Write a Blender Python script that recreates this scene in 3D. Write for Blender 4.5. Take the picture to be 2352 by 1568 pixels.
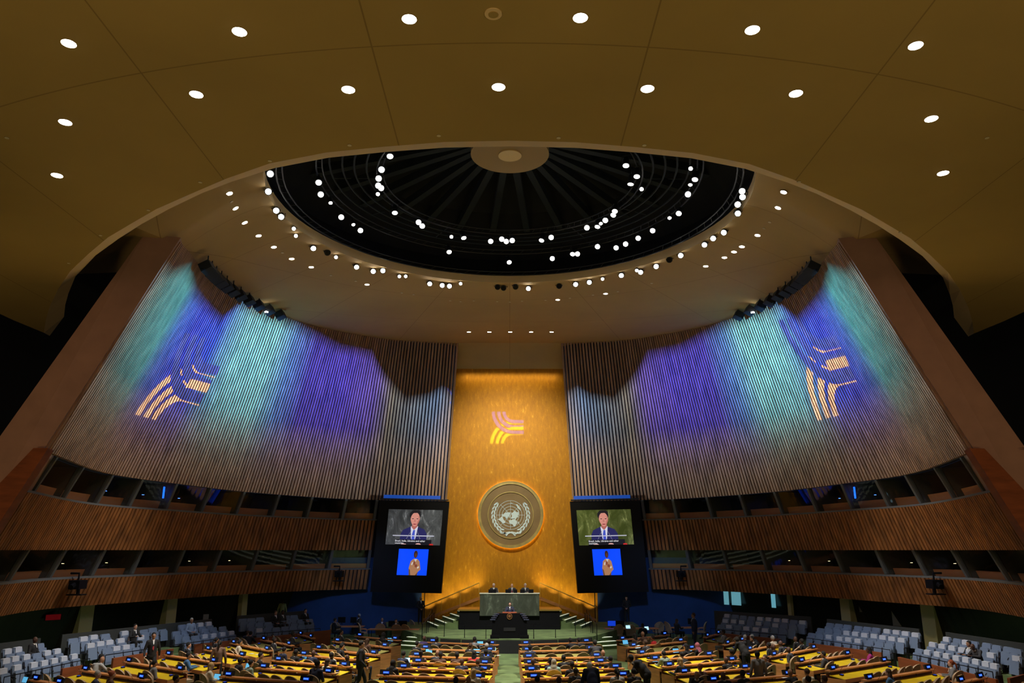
import bpy, bmesh, math, random
import numpy as np
from mathutils import Vector, Matrix
from mathutils.bvhtree import BVHTree
random.seed(7)
sc = bpy.context.scene
for o in list(bpy.data.objects): bpy.data.objects.remove(o)
# ------------------------------------------------------------------ camera, world, exposure
H = 5.53                                   # camera height above the hall floor
PITCH, YAW, FPX = math.radians(14.9), math.radians(.17), 1800.0
cam = bpy.data.cameras.new('camera'); cam.sensor_width = 36; cam.lens = FPX/2352*36
cam.clip_start = .1; cam.clip_end = 300
co = bpy.data.objects.new('camera', cam); sc.collection.objects.link(co)
co.location = (0, 0, H); co.rotation_euler = (math.pi/2+PITCH, 0, -YAW); sc.camera = co
vs = sc.view_settings; vs.view_transform = 'Standard'; vs.look = 'None'; vs.gamma = 1; vs.use_curve_mapping = False
vs.exposure = 0.0
wd = bpy.data.worlds.new('hall_ambient'); sc.world = wd; wd.use_nodes = True
wd.node_tree.nodes['Background'].inputs[0].default_value = (1, .78, .5, 1)
wd.node_tree.nodes['Background'].inputs[1].default_value = .12

# ------------------------------------------------------------------ lights of the hall and added fill spots
def look(o, tgt):
    o.rotation_euler = (Vector(tgt)-o.location).to_track_quat('-Z', 'Y').to_euler()
def spot(name, loc, tgt, watt, col=(1, .93, .82), ang=60, blend=.6, r=.25):
    l = bpy.data.lights.new(name, 'SPOT'); l.energy = watt; l.color = col; l.spot_size = math.radians(ang); l.spot_blend = blend
    l.shadow_soft_size = r
    o = bpy.data.objects.new(name, l); sc.collection.objects.link(o); o.location = loc; look(o, tgt); return o
def area(name, loc, tgt, watt, sx, sy, col=(1, .8, .5)):
    l = bpy.data.lights.new(name, 'AREA'); l.shape = 'RECTANGLE'; l.size = sx; l.size_y = sy; l.energy = watt; l.color = col
    o = bpy.data.objects.new(name, l); sc.collection.objects.link(o); o.location = loc; look(o, tgt); return o
for x, y, tx, ty, w, c in [(-6, 34, -2.5, 36, 3000, (1, .92, .8)), (6, 34, 2.5, 36, 3000, (1, .92, .8)),
                     (-8, 36, -8, 38, 1700, (1, .9, .75)), (8, 36, 8, 38, 1700, (1, .9, .75)),
                     (-8, 32, -14, 35, 1700, (1, .9, .75)), (8, 32, 14, 35, 1700, (1, .9, .75)),
                     (0, 38.5, 0, 48, 3900, (1, .95, .85))]:
    spot('stage_wash_light', (x, y, H+13.3), (tx, ty, 0), w*(5.2 if abs(tx) < 3 else 4.6), c, 46 if abs(tx) > 0 else 38, .7, .3)
for s_ in (-1, 1):                                                       # cool wash over the press seats
    spot('seat_wash_light', (s_*9, 35, H+13.2), (s_*17.5, 38, 1), 5200, (.75, .86, 1), 44, .7, .3)
    spot('navy_wall_fill_light', (s_*8, 44, H+3), (s_*10.5, 57, 1.6), 1100, (.35, .55, 1), 44, 1, .3)  # side spot is added fill without a fixture, for the navy walls
for s_ in (-1, 1):                                                       # added spots standing in for light bounced onto the ceilings
    spot('ceiling_fill_light', (s_*9, 1, H-1.5), (s_*7, 10, H+9.5), 1400, (1, .74, .36), 120, 1, .8)
    spot('ceiling_fill_light', (s_*4, 40, H-4.2), (s_*3, 42, H+14), 330, (1, .74, .42), 110, 1, .8)
    spot('ceiling_fill_light', (s_*7, 30, H-4.2), (s_*7, 30, H+14), 90, (1, .74, .42), 120, 1, .8)
    spot('ceiling_fill_light', (s_*19.5, 14, H-2), (s_*20.5, 32, H+9.5), 900, (1, .74, .36), 80, 1, .8)
    spot('ceiling_fill_light', (s_*9, 27, H-4), (s_*8, 21, H+10), 500, (1, .74, .36), 70, 1, .8)
    spot('gallery_fill_light', (s_*3, 33, H+13), (s_*18.5, 36, H-2), 2700, (1, .74, .5), 40, 1, .5)  # added fill to brighten the wooden balcony bands
    spot('pilaster_fill_light', (s_*3, 6, H+8.5), (s_*15.5, 28, H+3), 1500, (1, .6, .42), 40, 1, .5)  # added fill without a fixture, lifts the dark pilasters
# strip above and lamps below the gilded wall
area('gold_wall_strip_light', (0, 57.3, H+12.9), (0, 58, H+9), 60, 7.2, .15, (1, .8, .35))
spot('gold_wall_light', (0, 40, H+13.3), (0, 58, H+4.5), 9500, (1, .92, .66), 50, .8, .4)
spot('gold_wall_light', (-3, 40, H+13.0), (0, 58, H-2.5), 3000, (1, .92, .7), 26, .9, .4)
spot('gold_wall_accent_light', (2.5, 56.6, H-3.0), (1.9, 58, H-1.0), 30, (1, .35, .1), 80, 1, .1)

# ------------------------------------------------------------------ helpers
def ray(px, py):
    a = px-1176; b = 784-py; c, s = math.cos(PITCH), math.sin(PITCH)
    y = FPX*c-b*s; z = FPX*s+b*c
    return Vector((a*math.cos(YAW)+y*math.sin(YAW), y*math.cos(YAW)-a*math.sin(YAW), z))
EYE = Vector((0, 0, H))
def atz(px, py, z): r = ray(px, py); return EYE+r*((z-H)/r.z)
def aty(px, py, y): r = ray(px, py); return EYE+r*(y/r.y)
ALL = sc.collection.objects
def nt(m):
    m.use_nodes = True; return m.node_tree
MATS = {}
def M(name, col=None, rough=.6, metal=0, em=None, es=0, noise=None, bump=0, spec=None):
    if name in MATS: return MATS[name]
    m = bpy.data.materials.new(name); t = nt(m); b = t.nodes['Principled BSDF']
    b.inputs['Base Color'].default_value = (*col, 1); b.inputs['Roughness'].default_value = rough; b.inputs['Metallic'].default_value = metal
    if spec is not None: b.inputs['Specular IOR Level'].default_value = spec
    if em: b.inputs['Emission Color'].default_value = (*em, 1); b.inputs['Emission Strength'].default_value = es
    if noise:
        sx, sy, sz, amt = noise
        tc = t.nodes.new('ShaderNodeTexCoord'); mp = t.nodes.new('ShaderNodeMapping'); mp.inputs['Scale'].default_value = (sx, sy, sz)
        n = t.nodes.new('ShaderNodeTexNoise'); n.inputs['Scale'].default_value = 1; n.inputs['Detail'].default_value = 5
        cr = t.nodes.new('ShaderNodeValToRGB')
        cr.color_ramp.elements[0].position = .3; cr.color_ramp.elements[1].position = .72
        cr.color_ramp.elements[0].color = (*[max(0, c*(1-amt)) for c in col], 1); cr.color_ramp.elements[1].color = (*[min(1, c*(1+amt)) for c in col], 1)
        t.links.new(tc.outputs['Object'], mp.inputs[0]); t.links.new(mp.outputs[0], n.inputs[0]); t.links.new(n.outputs[0], cr.inputs[0]); t.links.new(cr.outputs[0], b.inputs['Base Color'])
        if bump:
            bp = t.nodes.new('ShaderNodeBump'); bp.inputs['Strength'].default_value = bump; t.links.new(n.outputs[0], bp.inputs['Height']); t.links.new(bp.outputs[0], b.inputs['Normal'])
    MATS[name] = m; return m
class MB:
    def __init__(s): s.v = []; s.f = []; s.m = []; s.k = 0
    def add(s, vs, fs):
        n = len(s.v); s.v += [tuple(v) for v in vs]
        for f in fs: s.f.append([i+n for i in f]); s.m.append(s.k)
    def hexa(s, p):                                   # 8 corners: bottom 4, top 4
        s.add(p, [(3, 2, 1, 0), (4, 5, 6, 7), (0, 1, 5, 4), (1, 2, 6, 5), (2, 3, 7, 6), (3, 0, 4, 7)])
    def box(s, c, d, rz=0, mx=None):
        x, y, z = d[0]/2, d[1]/2, d[2]/2
        P = [Vector(q) for q in ((-x, -y, -z), (x, -y, -z), (x, y, -z), (-x, y, -z), (-x, -y, z), (x, -y, z), (x, y, z), (-x, y, z))]
        R = mx if mx else Matrix.Rotation(rz, 3, 'Z')
        s.hexa([R @ q+Vector(c) for q in P])
    def tube(s, pts, r, n=8, cap=True):
        pts = [Vector(p) for p in pts]; rs = r if isinstance(r, (list, tuple)) else [r]*len(pts)
        rings = []; up = None
        for i, p in enumerate(pts):
            d = (pts[min(i+1, len(pts)-1)]-pts[max(i-1, 0)]).normalized()
            if up is None: up = Vector((0, 0, 1)) if abs(d.z) < .9 else Vector((0, 1, 0))
            a = d.cross(up).normalized(); b = d.cross(a); up = -b if b.length else up
            up = b.cross(d) if False else (a.cross(d))
            rings.append([p+(a*math.cos(t)+b*math.sin(t))*rs[i] for t in [2*math.pi*k/n for k in range(n)]])
        vs = [v for R in rings for v in R]; fs = []
        for i in range(len(rings)-1):
            for k in range(n): fs.append((i*n+k, i*n+(k+1) % n, (i+1)*n+(k+1) % n, (i+1)*n+k))
        if cap: fs += [tuple(range(n))[::-1], tuple((len(rings)-1)*n+k for k in range(n))]
        s.add(vs, fs)
    def ell(s, c, r, n=12, m=8, R=None):
        vs = []; fs = []
        for j in range(m+1):
            th = math.pi*j/m
            for i in range(n):
                p = Vector((r[0]*math.sin(th)*math.cos(2*math.pi*i/n), r[1]*math.sin(th)*math.sin(2*math.pi*i/n), r[2]*math.cos(th)))
                if R: p = R @ p
                vs.append(p+Vector(c))
        for j in range(m):
            for i in range(n): fs.append((j*n+i, (j+1)*n+i, (j+1)*n+(i+1) % n, j*n+(i+1) % n))
        s.add(vs, fs)
    def caps(s, a, b, ra, rb, n=10):                 # tapered capsule
        a, b = Vector(a), Vector(b); s.tube([a, b], [ra, rb], n); s.ell(a, (ra,)*3, n, 6); s.ell(b, (rb,)*3, n, 6)
    def cyl(s, c, r, h, n=20, r2=None):
        c = Vector(c); s.tube([c, c+Vector((0, 0, h))], [r, r2 if r2 is not None else r], n)
    def poly(s, pts, off):                           # flat polygon with thickness vector
        pts = [Vector(p) for p in pts]; n = len(pts); o = Vector(off)
        s.add(pts+[p+o for p in pts], [tuple(range(n))[::-1], tuple(range(n, 2*n))]+[(i, (i+1) % n, n+(i+1) % n, n+i) for i in range(n)])
    def grid(s, rows):
        n = len(rows[0]); vs = [v for r in rows for v in r]; fs = []
        for j in range(len(rows)-1):
            for i in range(n-1): fs.append((j*n+i, j*n+i+1, (j+1)*n+i+1, (j+1)*n+i))
        s.add(vs, fs)
    def mesh(s, name, mats):
        me = bpy.data.meshes.new(name); me.from_pydata(s.v, [], s.f)
        for m in (mats if isinstance(mats, (list, tuple)) else [mats]): me.materials.append(m)
        if any(s.m): me.polygons.foreach_set('material_index', s.m)
        b = bmesh.new(); b.from_mesh(me); bmesh.ops.recalc_face_normals(b, faces=b.faces); b.to_mesh(me); b.free(); return me
    def build(s, name, mats, parent=None, smooth=False):
        me = s.mesh(name, mats)
        if smooth: me.polygons.foreach_set('use_smooth', [True]*len(me.polygons))
        return link(name, me, parent)
def link(name, me, parent=None):
    o = bpy.data.objects.new(name, me); ALL.link(o)
    if parent: o.parent = parent
    return o
def tag(o, label, cat, group=None, kind=None):
    o['label'] = label; o['category'] = cat
    if group: o['group'] = group
    if kind: o['kind'] = kind
    return o
def thing(name, label, cat, loc=(0, 0, 0), rz=0, group=None):
    o = bpy.data.objects.new(name, None); o.empty_display_size = .1; ALL.link(o); o.location = loc; o.rotation_euler = (0, 0, rz)
    return tag(o, label, cat, group)
def struct(name, mb, mats, label=None, smooth=False):
    o = mb.build(name, mats, None, smooth); o['kind'] = 'structure'
    if label: o['label'] = label
    o['category'] = name.split('_')[0]; return o
def dup(root, loc, rz, label, group=None):
    r = root.copy(); ALL.link(r); r.location = loc; r.rotation_euler = (0, 0, rz); r['label'] = label
    if group: r['group'] = group
    for ch in root.children:
        c = ch.copy(); ALL.link(c); c.parent = r
        for g in ch.children:
            d = g.copy(); ALL.link(d); d.parent = c
    return r
ORD = ['nearest', 'first', 'second', 'third', 'fourth', 'fifth', 'sixth', 'seventh', 'eighth', 'ninth', 'tenth', 'eleventh', 'twelfth', 'thirteenth', 'fourteenth', 'fifteenth', 'sixteenth', 'seventeenth', 'eighteenth', 'nineteenth', 'twentieth'] + ['%dth' % i for i in range(21, 60)]
# ------------------------------------------------------------------ materials
m_floor = M('green_carpet', (.12, .18, .065), .95, noise=(1.2, 1.2, 1.2, .35))
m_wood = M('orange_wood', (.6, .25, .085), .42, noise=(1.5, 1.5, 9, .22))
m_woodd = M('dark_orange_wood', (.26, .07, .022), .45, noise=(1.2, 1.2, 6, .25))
m_slat = M('slat_wood', (.38, .22, .13), .6, noise=(3, 3, .35, .35))
m_slatb = M('band_slat_wood', (.34, .13, .035), .55, noise=(3, 3, .6, .5))
m_back = M('black_backing', (.012, .012, .02), .8)
m_backb = M('slat_backing', (.012, .04, .14), .7)
m_black = M('black_gloss', (.006, .006, .008), .45, spec=.15)
m_blackm = M('black_matt', (.012, .012, .014), .8)
m_dark = M('dark_navy', (.006, .009, .018), .9)
m_steel = M('dark_steel', (.09, .1, .1), .5, .3)
m_pil = M('pilaster_plaster', (.36, .2, .145), .8, noise=(1.5, 1.5, 1.5, .1))
m_tan = M('tan_upholstery', (.38, .27, .17), .8, noise=(8, 8, 8, .08))
m_bluecl = M('blue_grey_upholstery', (.16, .22, .33), .85)
m_cover = M('white_headrest_cover', (.5, .54, .62), .9)
m_white = M('white_paper', (.8, .8, .78), .8)
m_lamp = M('lamp_glow', (1, 1, 1), .5, em=(1, .95, .86), es=22)
m_lampd = M('lamp_off', (.8, .7, .45), .4)
m_lcd = M('blue_display', (.01, .02, .1), .3, em=(.008, .075, 1), es=.55)
m_lcdt = M('blue_display_text', (.1, .2, .5), .3, em=(.12, .35, 1), es=1.2)
m_lap = M('laptop_display', (.1, .3, .4), .3, em=(.12, .5, .85), es=.8)
m_lapw = M('bright_laptop_display', (.5, .7, .8), .3, em=(.5, .85, 1), es=1.1)
m_gdisp = M('grey_plastic', (.2, .2, .2), .5)
m_step = M('lit_step_edge', (.8, .85, .7), .6, em=(.9, 1, .75), es=.4)
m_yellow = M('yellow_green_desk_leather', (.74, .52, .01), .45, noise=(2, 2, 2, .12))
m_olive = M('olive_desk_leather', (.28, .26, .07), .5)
m_col = M('pale_column_plaster', (.85, .85, .45), .9)
m_navy = M('navy_wall_fabric', (.02, .06, .19), .95, noise=(.6, .6, .6, .2))
m_metal = M('brass_rail', (.6, .42, .12), .35, .9)
m_mull = M('grey_mullion', (.12, .125, .12), .6)
m_counter = M('booth_counter_wood', (.75, .29, .12), .6)
g = bpy.data.materials.new('booth_glass'); t = nt(g); t.nodes.clear()
out = t.nodes.new('ShaderNodeOutputMaterial'); mx = t.nodes.new('ShaderNodeMixShader'); tr = t.nodes.new('ShaderNodeBsdfTransparent'); gl = t.nodes.new('ShaderNodeBsdfGlossy')
gl.inputs['Roughness'].default_value = .05; tr.inputs[0].default_value = (.8, .85, .82, 1); mx.inputs[0].default_value = .08
t.links.new(tr.outputs[0], mx.inputs[1]); t.links.new(gl.outputs[0], mx.inputs[2]); t.links.new(mx.outputs[0], out.inputs[0]); m_glass = g
def mnode(t, op, a, b=None, c=None):
    n = t.nodes.new('ShaderNodeMath'); n.operation = op
    for i, v in enumerate((a, b, c)):
        if v is None: continue
        if isinstance(v, (int, float)): n.inputs[i].default_value = v
        else: t.links.new(v, n.inputs[i])
    return n.outputs[0]
def ceiling_mat(name, col, seams):
    m = M(name, col, .85, noise=(.25, .25, .25, .08)); t = m.node_tree; b = t.nodes['Principled BSDF']
    src = b.inputs['Base Color'].links[0].from_socket
    geo = t.nodes.new('ShaderNodeNewGeometry'); sp = t.nodes.new('ShaderNodeSeparateXYZ'); t.links.new(geo.outputs['Position'], sp.inputs[0])
    x, y = sp.outputs[0], sp.outputs[1]; acc = None
    for d in seams(t, x, y):
        k = mnode(t, 'LESS_THAN', mnode(t, 'ABSOLUTE', d), .016); acc = k if acc is None else mnode(t, 'MAXIMUM', acc, k)
    mix = t.nodes.new('ShaderNodeMixRGB'); mix.blend_type = 'MULTIPLY'; t.links.new(acc, mix.inputs[0]); t.links.new(src, mix.inputs[1]); mix.inputs[2].default_value = (.66, .62, .56, 1)
    t.links.new(mix.outputs[0], b.inputs['Base Color']); return m
def seam_near(t, x, y):
    ax = mnode(t, 'ABSOLUTE', x); dy = mnode(t, 'SUBTRACT', y, 42.2)
    r = mnode(t, 'SQRT', mnode(t, 'ADD', mnode(t, 'MULTIPLY', x, x), mnode(t, 'MULTIPLY', dy, dy)))
    return [mnode(t, 'SUBTRACT', ax, v) for v in (2.7, 7.6, 12.9, 18.2)]+[mnode(t, 'SUBTRACT', r, 29.0)]
OC, OR, OZ = 30.3, 9.9, H+14.0                       # ceiling opening: centre y, radius, height
def seam_in(t, x, y):
    dy = mnode(t, 'SUBTRACT', y, OC); r = mnode(t, 'SQRT', mnode(t, 'ADD', mnode(t, 'MULTIPLY', x, x), mnode(t, 'MULTIPLY', dy, dy)))
    a = mnode(t, 'ARCTAN2', x, dy); w = mnode(t, 'WRAP', a, math.pi/20, -math.pi/20)
    return [mnode(t, 'MULTIPLY', w, r), mnode(t, 'SUBTRACT', r, 13.6), mnode(t, 'SUBTRACT', r, 19.5)]
m_near = ceiling_mat('olive_ceiling_plaster', (.5, .34, .1), seam_near)
m_inner = ceiling_mat('tan_ceiling_plaster', (.5, .33, .13), seam_in)
m_lip = M('ceiling_edge_plaster', (.95, .7, .36), .8)
# gilded wall
m_gold = bpy.data.materials.new('gilded_wall'); t = nt(m_gold); b = t.nodes['Principled BSDF']; b.inputs['Roughness'].default_value = .5; b.inputs['Metallic'].default_value = .3
tc = t.nodes.new('ShaderNodeTexCoord'); mp = t.nodes.new('ShaderNodeMapping'); mp.inputs['Scale'].default_value = (3.2, 1, 1.1); n1 = t.nodes.new('ShaderNodeTexNoise'); n1.inputs['Scale'].default_value = 1.6; n1.inputs['Detail'].default_value = 9; n1.inputs['Roughness'].default_value = .75
cr = t.nodes.new('ShaderNodeValToRGB'); E = cr.color_ramp.elements; E[0].position = .36; E[0].color = (.46, .185, .001, 1); E[1].position = .74; E[1].color = (1, .56, .06, 1); e = E.new(.6); e.color = (.6, .26, .001, 1)
t.links.new(tc.outputs['Object'], mp.inputs[0]); t.links.new(mp.outputs[0], n1.inputs[0]); t.links.new(n1.outputs[0], cr.inputs[0]); t.links.new(cr.outputs[0], b.inputs['Base Color'])
bp = t.nodes.new('ShaderNodeBump'); bp.inputs['Strength'].default_value = .12; t.links.new(n1.outputs[0], bp.inputs['Height']); t.links.new(bp.outputs[0], b.inputs['Normal'])
# green marble
def marble(name, c0, c1, em=0, sc_=1.2):
    m = bpy.data.materials.new(name); t = nt(m); b = t.nodes['Principled BSDF']; b.inputs['Roughness'].default_value = .3
    tc0 = t.nodes.new('ShaderNodeTexCoord'); mpm = t.nodes.new('ShaderNodeMapping'); mpm.inputs['Scale'].default_value = (1, 1, .45); mpm.inputs['Rotation'].default_value = (0, .7, 0); t.links.new(tc0.outputs['Object'], mpm.inputs[0]); n0 = t.nodes.new('ShaderNodeTexNoise'); n0.inputs['Scale'].default_value = sc_; n0.inputs['Detail'].default_value = 8; n0.inputs['Distortion'].default_value = .7; n0.inputs['Roughness'].default_value = .7
    cr = t.nodes.new('ShaderNodeValToRGB'); E = cr.color_ramp.elements; E[0].position = .42; E[0].color = (*c0, 1); E[1].position = .68; E[1].color = (*c1, 1); e = E.new(.56); e.color = (*[a*.85+b_*.15 for a, b_ in zip(c0, c1)], 1)
    t.links.new(mpm.outputs[0], n0.inputs[0]); t.links.new(n0.outputs[0], cr.inputs[0]); t.links.new(cr.outputs[0], b.inputs['Base Color'])
    if em: t.links.new(cr.outputs[0], b.inputs['Emission Color']); b.inputs['Emission Strength'].default_value = em
    return m
m_marble = marble('green_marble', (.045, .055, .04), (.2, .24, .18), 0, 2.4)
# ------------------------------------------------------------------ curved leaning side walls
BP = [(-16.46, 27.89), (-18.41, 36.61), (-17.5, 42.56), (-15.76, 48.44), (-11.95, 54.3), (-9.2, 56.05), (-4.44, 57.13)]
TP = [(-12.8, 28.5, 11.6), (-14.2, 35.7, 12.6), (-14.4, 41.9, 13.4), (-13.1, 48.6, 14.1), (-10.0, 53.4, 14.6), (-8.0, 55.2, 14.8), (-3.8, 56.8, 15.0)]
ZB = H+3.4
US = [0]
for i in range(6): US.append(US[-1]+math.dist(BP[i], BP[i+1]))
LEN = US[-1]; US = [u/LEN for u in US]
def crom(P, u):
    i = max(j for j in range(6) if US[j] <= u+1e-9) if u > 0 else 0
    i = min(i, 5); h = US[i+1]-US[i]; t = (u-US[i])/h
    def tan(k):
        a, b = max(k-1, 0), min(k+1, 6); return (Vector(P[b])-Vector(P[a]))/(US[b]-US[a])
    p0, p1, m0, m1 = Vector(P[i]), Vector(P[i+1]), tan(i)*h, tan(i+1)*h
    return p0*(2*t**3-3*t*t+1)+m0*(t**3-2*t*t+t)+p1*(-2*t**3+3*t*t)+m1*(t**3-t*t)
BP3 = [(x, y, 3.4) for x, y in BP]
def S(u, z, side=-1, out=0.0):                       # point of the wall face; out = metres behind the face
    b = crom(BP3, u); tt = crom(TP, u); f = (z-ZB)/(tt.z-3.4)
    p = b+(tt-b)*f
    e = .004; tg = (crom(BP3, min(u+e, 1))-crom(BP3, max(u-e, 0))); n = Vector((-tg.y, tg.x, 0)).normalized()
    p = Vector((p.x, p.y, z))+n*out
    return Vector((p.x*(-side), p.y, p.z))
def ztop(u): return H+crom(TP, u).z
def u_of_px(px, z):                                  # left-wall parameter whose point at height z falls on pixel column px
    best = min(range(401), key=lambda k: abs(proj(S(k/400, z))[0]-px)); return best/400
def proj(p):
    x = p.x*math.cos(YAW)-p.y*math.sin(YAW); y = p.x*math.sin(YAW)+p.y*math.cos(YAW); z = p.z-H
    zc = y*math.cos(PITCH)+z*math.sin(PITCH); yc = z*math.cos(PITCH)-y*math.sin(PITCH); return 1176+FPX*x/zc, 784-FPX*yc/zc
NS = 148
UE = u_of_px(866, H+2)                               # the lower bands end at the video screens
def slats(mb, side, z0f, z1f, u0, u1, proud=0, depth=.15, fill=.6):
    for i in range(NS):
        u = (i+.5)/NS
        if u < u0 or u > u1: continue
        z0, z1 = z0f(u), z1f(u); e = .5/NS
        for a, b in (((-fill, -.05), (.05, fill)) if proud == 0 else ((-fill, fill),)):
            q = []
            for z in (z0, z1): q += [S(u+a*e, z, side, -proud), S(u+b*e, z, side, -proud), S(u+b*e, z, side, depth-proud), S(u+a*e, z, side, depth-proud)]
            mb.hexa(q)
def surf(mb, side, z0f, z1f, u0, u1, out, n=80):
    us = [u0+(u1-u0)*i/n for i in range(n+1)]
    mb.grid([[S(u, z0f(u), side, out) for u in us], [S(u, z1f(u), side, out) for u in us]])
def ledge(mb, side, z, u0, u1, th, o0, o1, n=80):
    us = [u0+(u1-u0)*i/n for i in range(n+1)]
    A = [S(u, z, side, o0) for u in us]; B = [S(u, z, side, o1) for u in us]; up = Vector((0, 0, th))
    mb.grid([A, B, [p+up for p in B], [p+up for p in A], A])
k = lambda c: (lambda u: c)
tn = 0
MU = [145, 204, 270, 337, 415, 492, 569, 647, 722, 799]
ML = [80, 162, 250, 335, 432, 516, 600, 685, 768]
for side, nm in ((-1, 'left'), (1, 'right')):
    mb = MB(); slats(mb, side, k(ZB), lambda u: ztop(u)-.02, 0, 1); mb.k = 1
    surf(mb, side, k(ZB), lambda u: ztop(u), 0, 1, .42); surf(mb, side, k(ZB), k(ZB+.001), 0, 1, .42)
    struct('wall_'+nm, mb, [m_slat, m_backb], 'tall curved %s wall of vertical wooden battens under blue projected light' % nm)
    # upper wooden band, booth strips, lower wooden band
    for z1, z0, w in ((H+2.0, H, 'upper'), (H-1.3, H-2.6, 'lower')):
        mb = MB(); slats(mb, side, k(z0), k(z1), 0, UE, .02, .16, .66); mb.k = 1
        surf(mb, side, k(z0), k(z1), 0, UE, .2); ledge(mb, side, z0+.0, 0, UE, .04, .16, 1.6)
        mb.k = 2; ledge(mb, side, z1, 0, UE, .09, .0, .5)
        tn += 1; struct('trim_%d' % tn, mb, [m_slatb, m_back, m_mull], 'wooden batten balcony front, %s band of the %s side' % (w, nm))
    for z0, z1, w, L in ((H+2.09, ZB, 'upper', MU), (H-1.2, H, 'lower', ML)):
        mb = MB(); surf(mb, side, k(z0-.1), k(z1+.1), 0, UE, 2.6, 40); ledge(mb, side, z0-.12, 0, UE, .03, .2, 2.6, 40); ledge(mb, side, z1+.02, 0, UE, .05, .3, 2.6, 40)
        tn += 1; struct('trim_%d' % tn, mb, m_dark, 'dark interior of the %s interpreter booths on the %s side' % (w, nm))
        us = [0]+[u_of_px(x, z1) for x in L]+[UE]
        for i, u in enumerate(us[1:-1]+[UE-.004]):
            mb = MB(); du = .055/LEN*1.6
            mb.hexa([S(u-du, z0, side, .25), S(u+du, z0, side, .25), S(u+du, z0, side, .42), S(u-du, z0, side, .42), S(u-du, z1, side, .18), S(u+du, z1, side, .18), S(u+du, z1, side, .42), S(u-du, z1, side, .42)])
            tag(mb.build('booth_mullion', m_mull), 'grey slanted mullion, %s from outer end, %s booths, %s wall' % (ORD[i+1], w, nm), 'mullion', 'booth mullions')
        for i in range(len(us)-1):
            a, b = us[i]+.002, us[i+1]-.002
            o = thing('interpreter_booth', 'glazed interpreter booth, %s from outer end, %s row, %s wall' % (ORD[i+1], w, nm), 'booth', S((a+b)/2, z0, side, .6), 0, 'interpreter booths')
            def loc(mb): mb.v = [tuple(Vector(v)-o.location) for v in mb.v]
            mb = MB(); hc = z0+(.42 if w == 'upper' else .3)
            n = 6; cs = [a+(b-a)*j/n for j in range(n+1)]
            mb.grid([[S(u, z0-.05, side, .75) for u in cs], [S(u, hc, side, .75) for u in cs], [S(u, hc, side, 1.25) for u in cs]]); loc(mb); mb.build('counter', m_counter, o)
            mb = MB(); mb.grid([[S(u, z0, side, .34) for u in cs], [S(u, z1, side, .3) for u in cs]]); loc(mb); mb.build('window_pane', m_glass, o)
            mb = MB()
            mb.hexa([S(b, z0, side, .45), S(b+.0008, z0, side, .45), S(b+.0008, z0, side, 2.5), S(b, z0, side, 2.5), S(b, z1, side, .45), S(b+.0008, z1, side, .45), S(b+.0008, z1, side, 2.5), S(b, z1, side, 2.5)])
            loc(mb); mb.build('partition', M('booth_partition', (.1, .09, .075), .9), o)
            if w == 'upper' and i == 4:
                p = S(b-.006, z1-.45, side, .6); mb = MB(); mb.box(p, (.07, .07, .6)); loc(mb); mb.build('light_strip', M('booth_blue_strip', (.02, .1, 1), .5, em=(.01, .12, 1), es=2.5), o)
            if w == 'lower' and i in (2, 3, 5, 6) or (w == 'upper' and side < 0 and i in (3, 4, 5)) or (w == 'upper' and side > 0 and i in (1, 2, 4, 5)):
                for j in range(2):
                    um = a+(b-a)*(.3+.35*j); p = S(um, hc, side, 1.0); mb = MB()
                    mb.cyl(p, .06, .02, 10); mb.tube([p, p+Vector((0, 0, .22)), p+Vector((.1*side, -.05, .3))], .012, 6); mb.box(p+Vector((.1*side, -.05, .3)), (.12, .06, .03))
                    mb.k = 1; mb.box(p+Vector((.1*side, -.06, .282)), (.1, .05, .012)); loc(mb)
                    mb.build('desk_lamp', [m_black, M('booth_lamp_blue', (.1, .1, 1), .5, em=(.05, .15, 1), es=12) if w == 'upper' else M('booth_lamp_warm', (1, .8, .4), .5, em=(1, .75, .35), es=7)], o)
    # end pilaster and the plain wooden return beside it
    mb = MB(); T0 = S(0, ztop(0), side); B0 = S(0, ZB, side); d = (B0-T0)/(T0.z-B0.z)
    def pt(z, dx, dy, side=side, T0=T0, d=d): q = T0+d*(T0.z-z); return Vector((q.x+side*dx, q.y+dy, z))
    zt, zb = T0.z+.1, H-4.5; wt, wb = 1.25, 2.2
    mb.hexa([pt(zb, 0, -.15), pt(zb, wb, -.15), pt(zb, wb, 2.0), pt(zb, .95, 2.0), pt(zt, 0, -.15), pt(zt, wt, -.5), pt(zt, wt, 2.0), pt(zt, .7, 2.0)])
    tn += 1; struct('trim_%d' % tn, mb, m_pil, 'leaning terracotta plaster pilaster at the outer end of the %s wall' % nm)
    mb = MB(); zz = ZB+.05
    mb.hexa([pt(H-3, -.35, -.55), pt(H-3, 2.05, -.55), pt(H-3, 2.05, -.2), pt(H-3, -.1, .3), pt(zz, -.3, -.4), pt(zz, .22, -.4), pt(zz, .22, -.16), pt(zz, -.1, .3)])
    tn += 1; struct('trim_%d' % tn, mb, m_woodd, 'plain wooden end panel of the %s booths beside the pilaster' % nm)
    mb = MB(); surf(mb, side, k(H-2.7), k(ZB+.3), UE-.02, 1, 1.0, 10); tn += 1; struct('trim_%d' % tn, mb, m_dark, 'added black panel behind the %s video screen, blocking stray light' % nm)  # filler panel added to stop world light leaking past the screen
    mb = MB(); mb.box((side*21, 26, H+13.6), (9, 70, .1)); mb.box((side*25, 26, H+14), (.1, 70, 2)); tn += 1; struct('trim_%d' % tn, mb, m_dark, 'added dark slab over the %s side aisle, shutting out stray light' % nm)  # added cover, keeps world light out of the gap above the aisle
    # dark hall side beyond the walls
    mb = MB(); mb.grid([[(side*25, 0, 0), (side*25, 62, 0)], [(side*25, 0, H+15), (side*25, 62, H+15)]])
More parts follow.
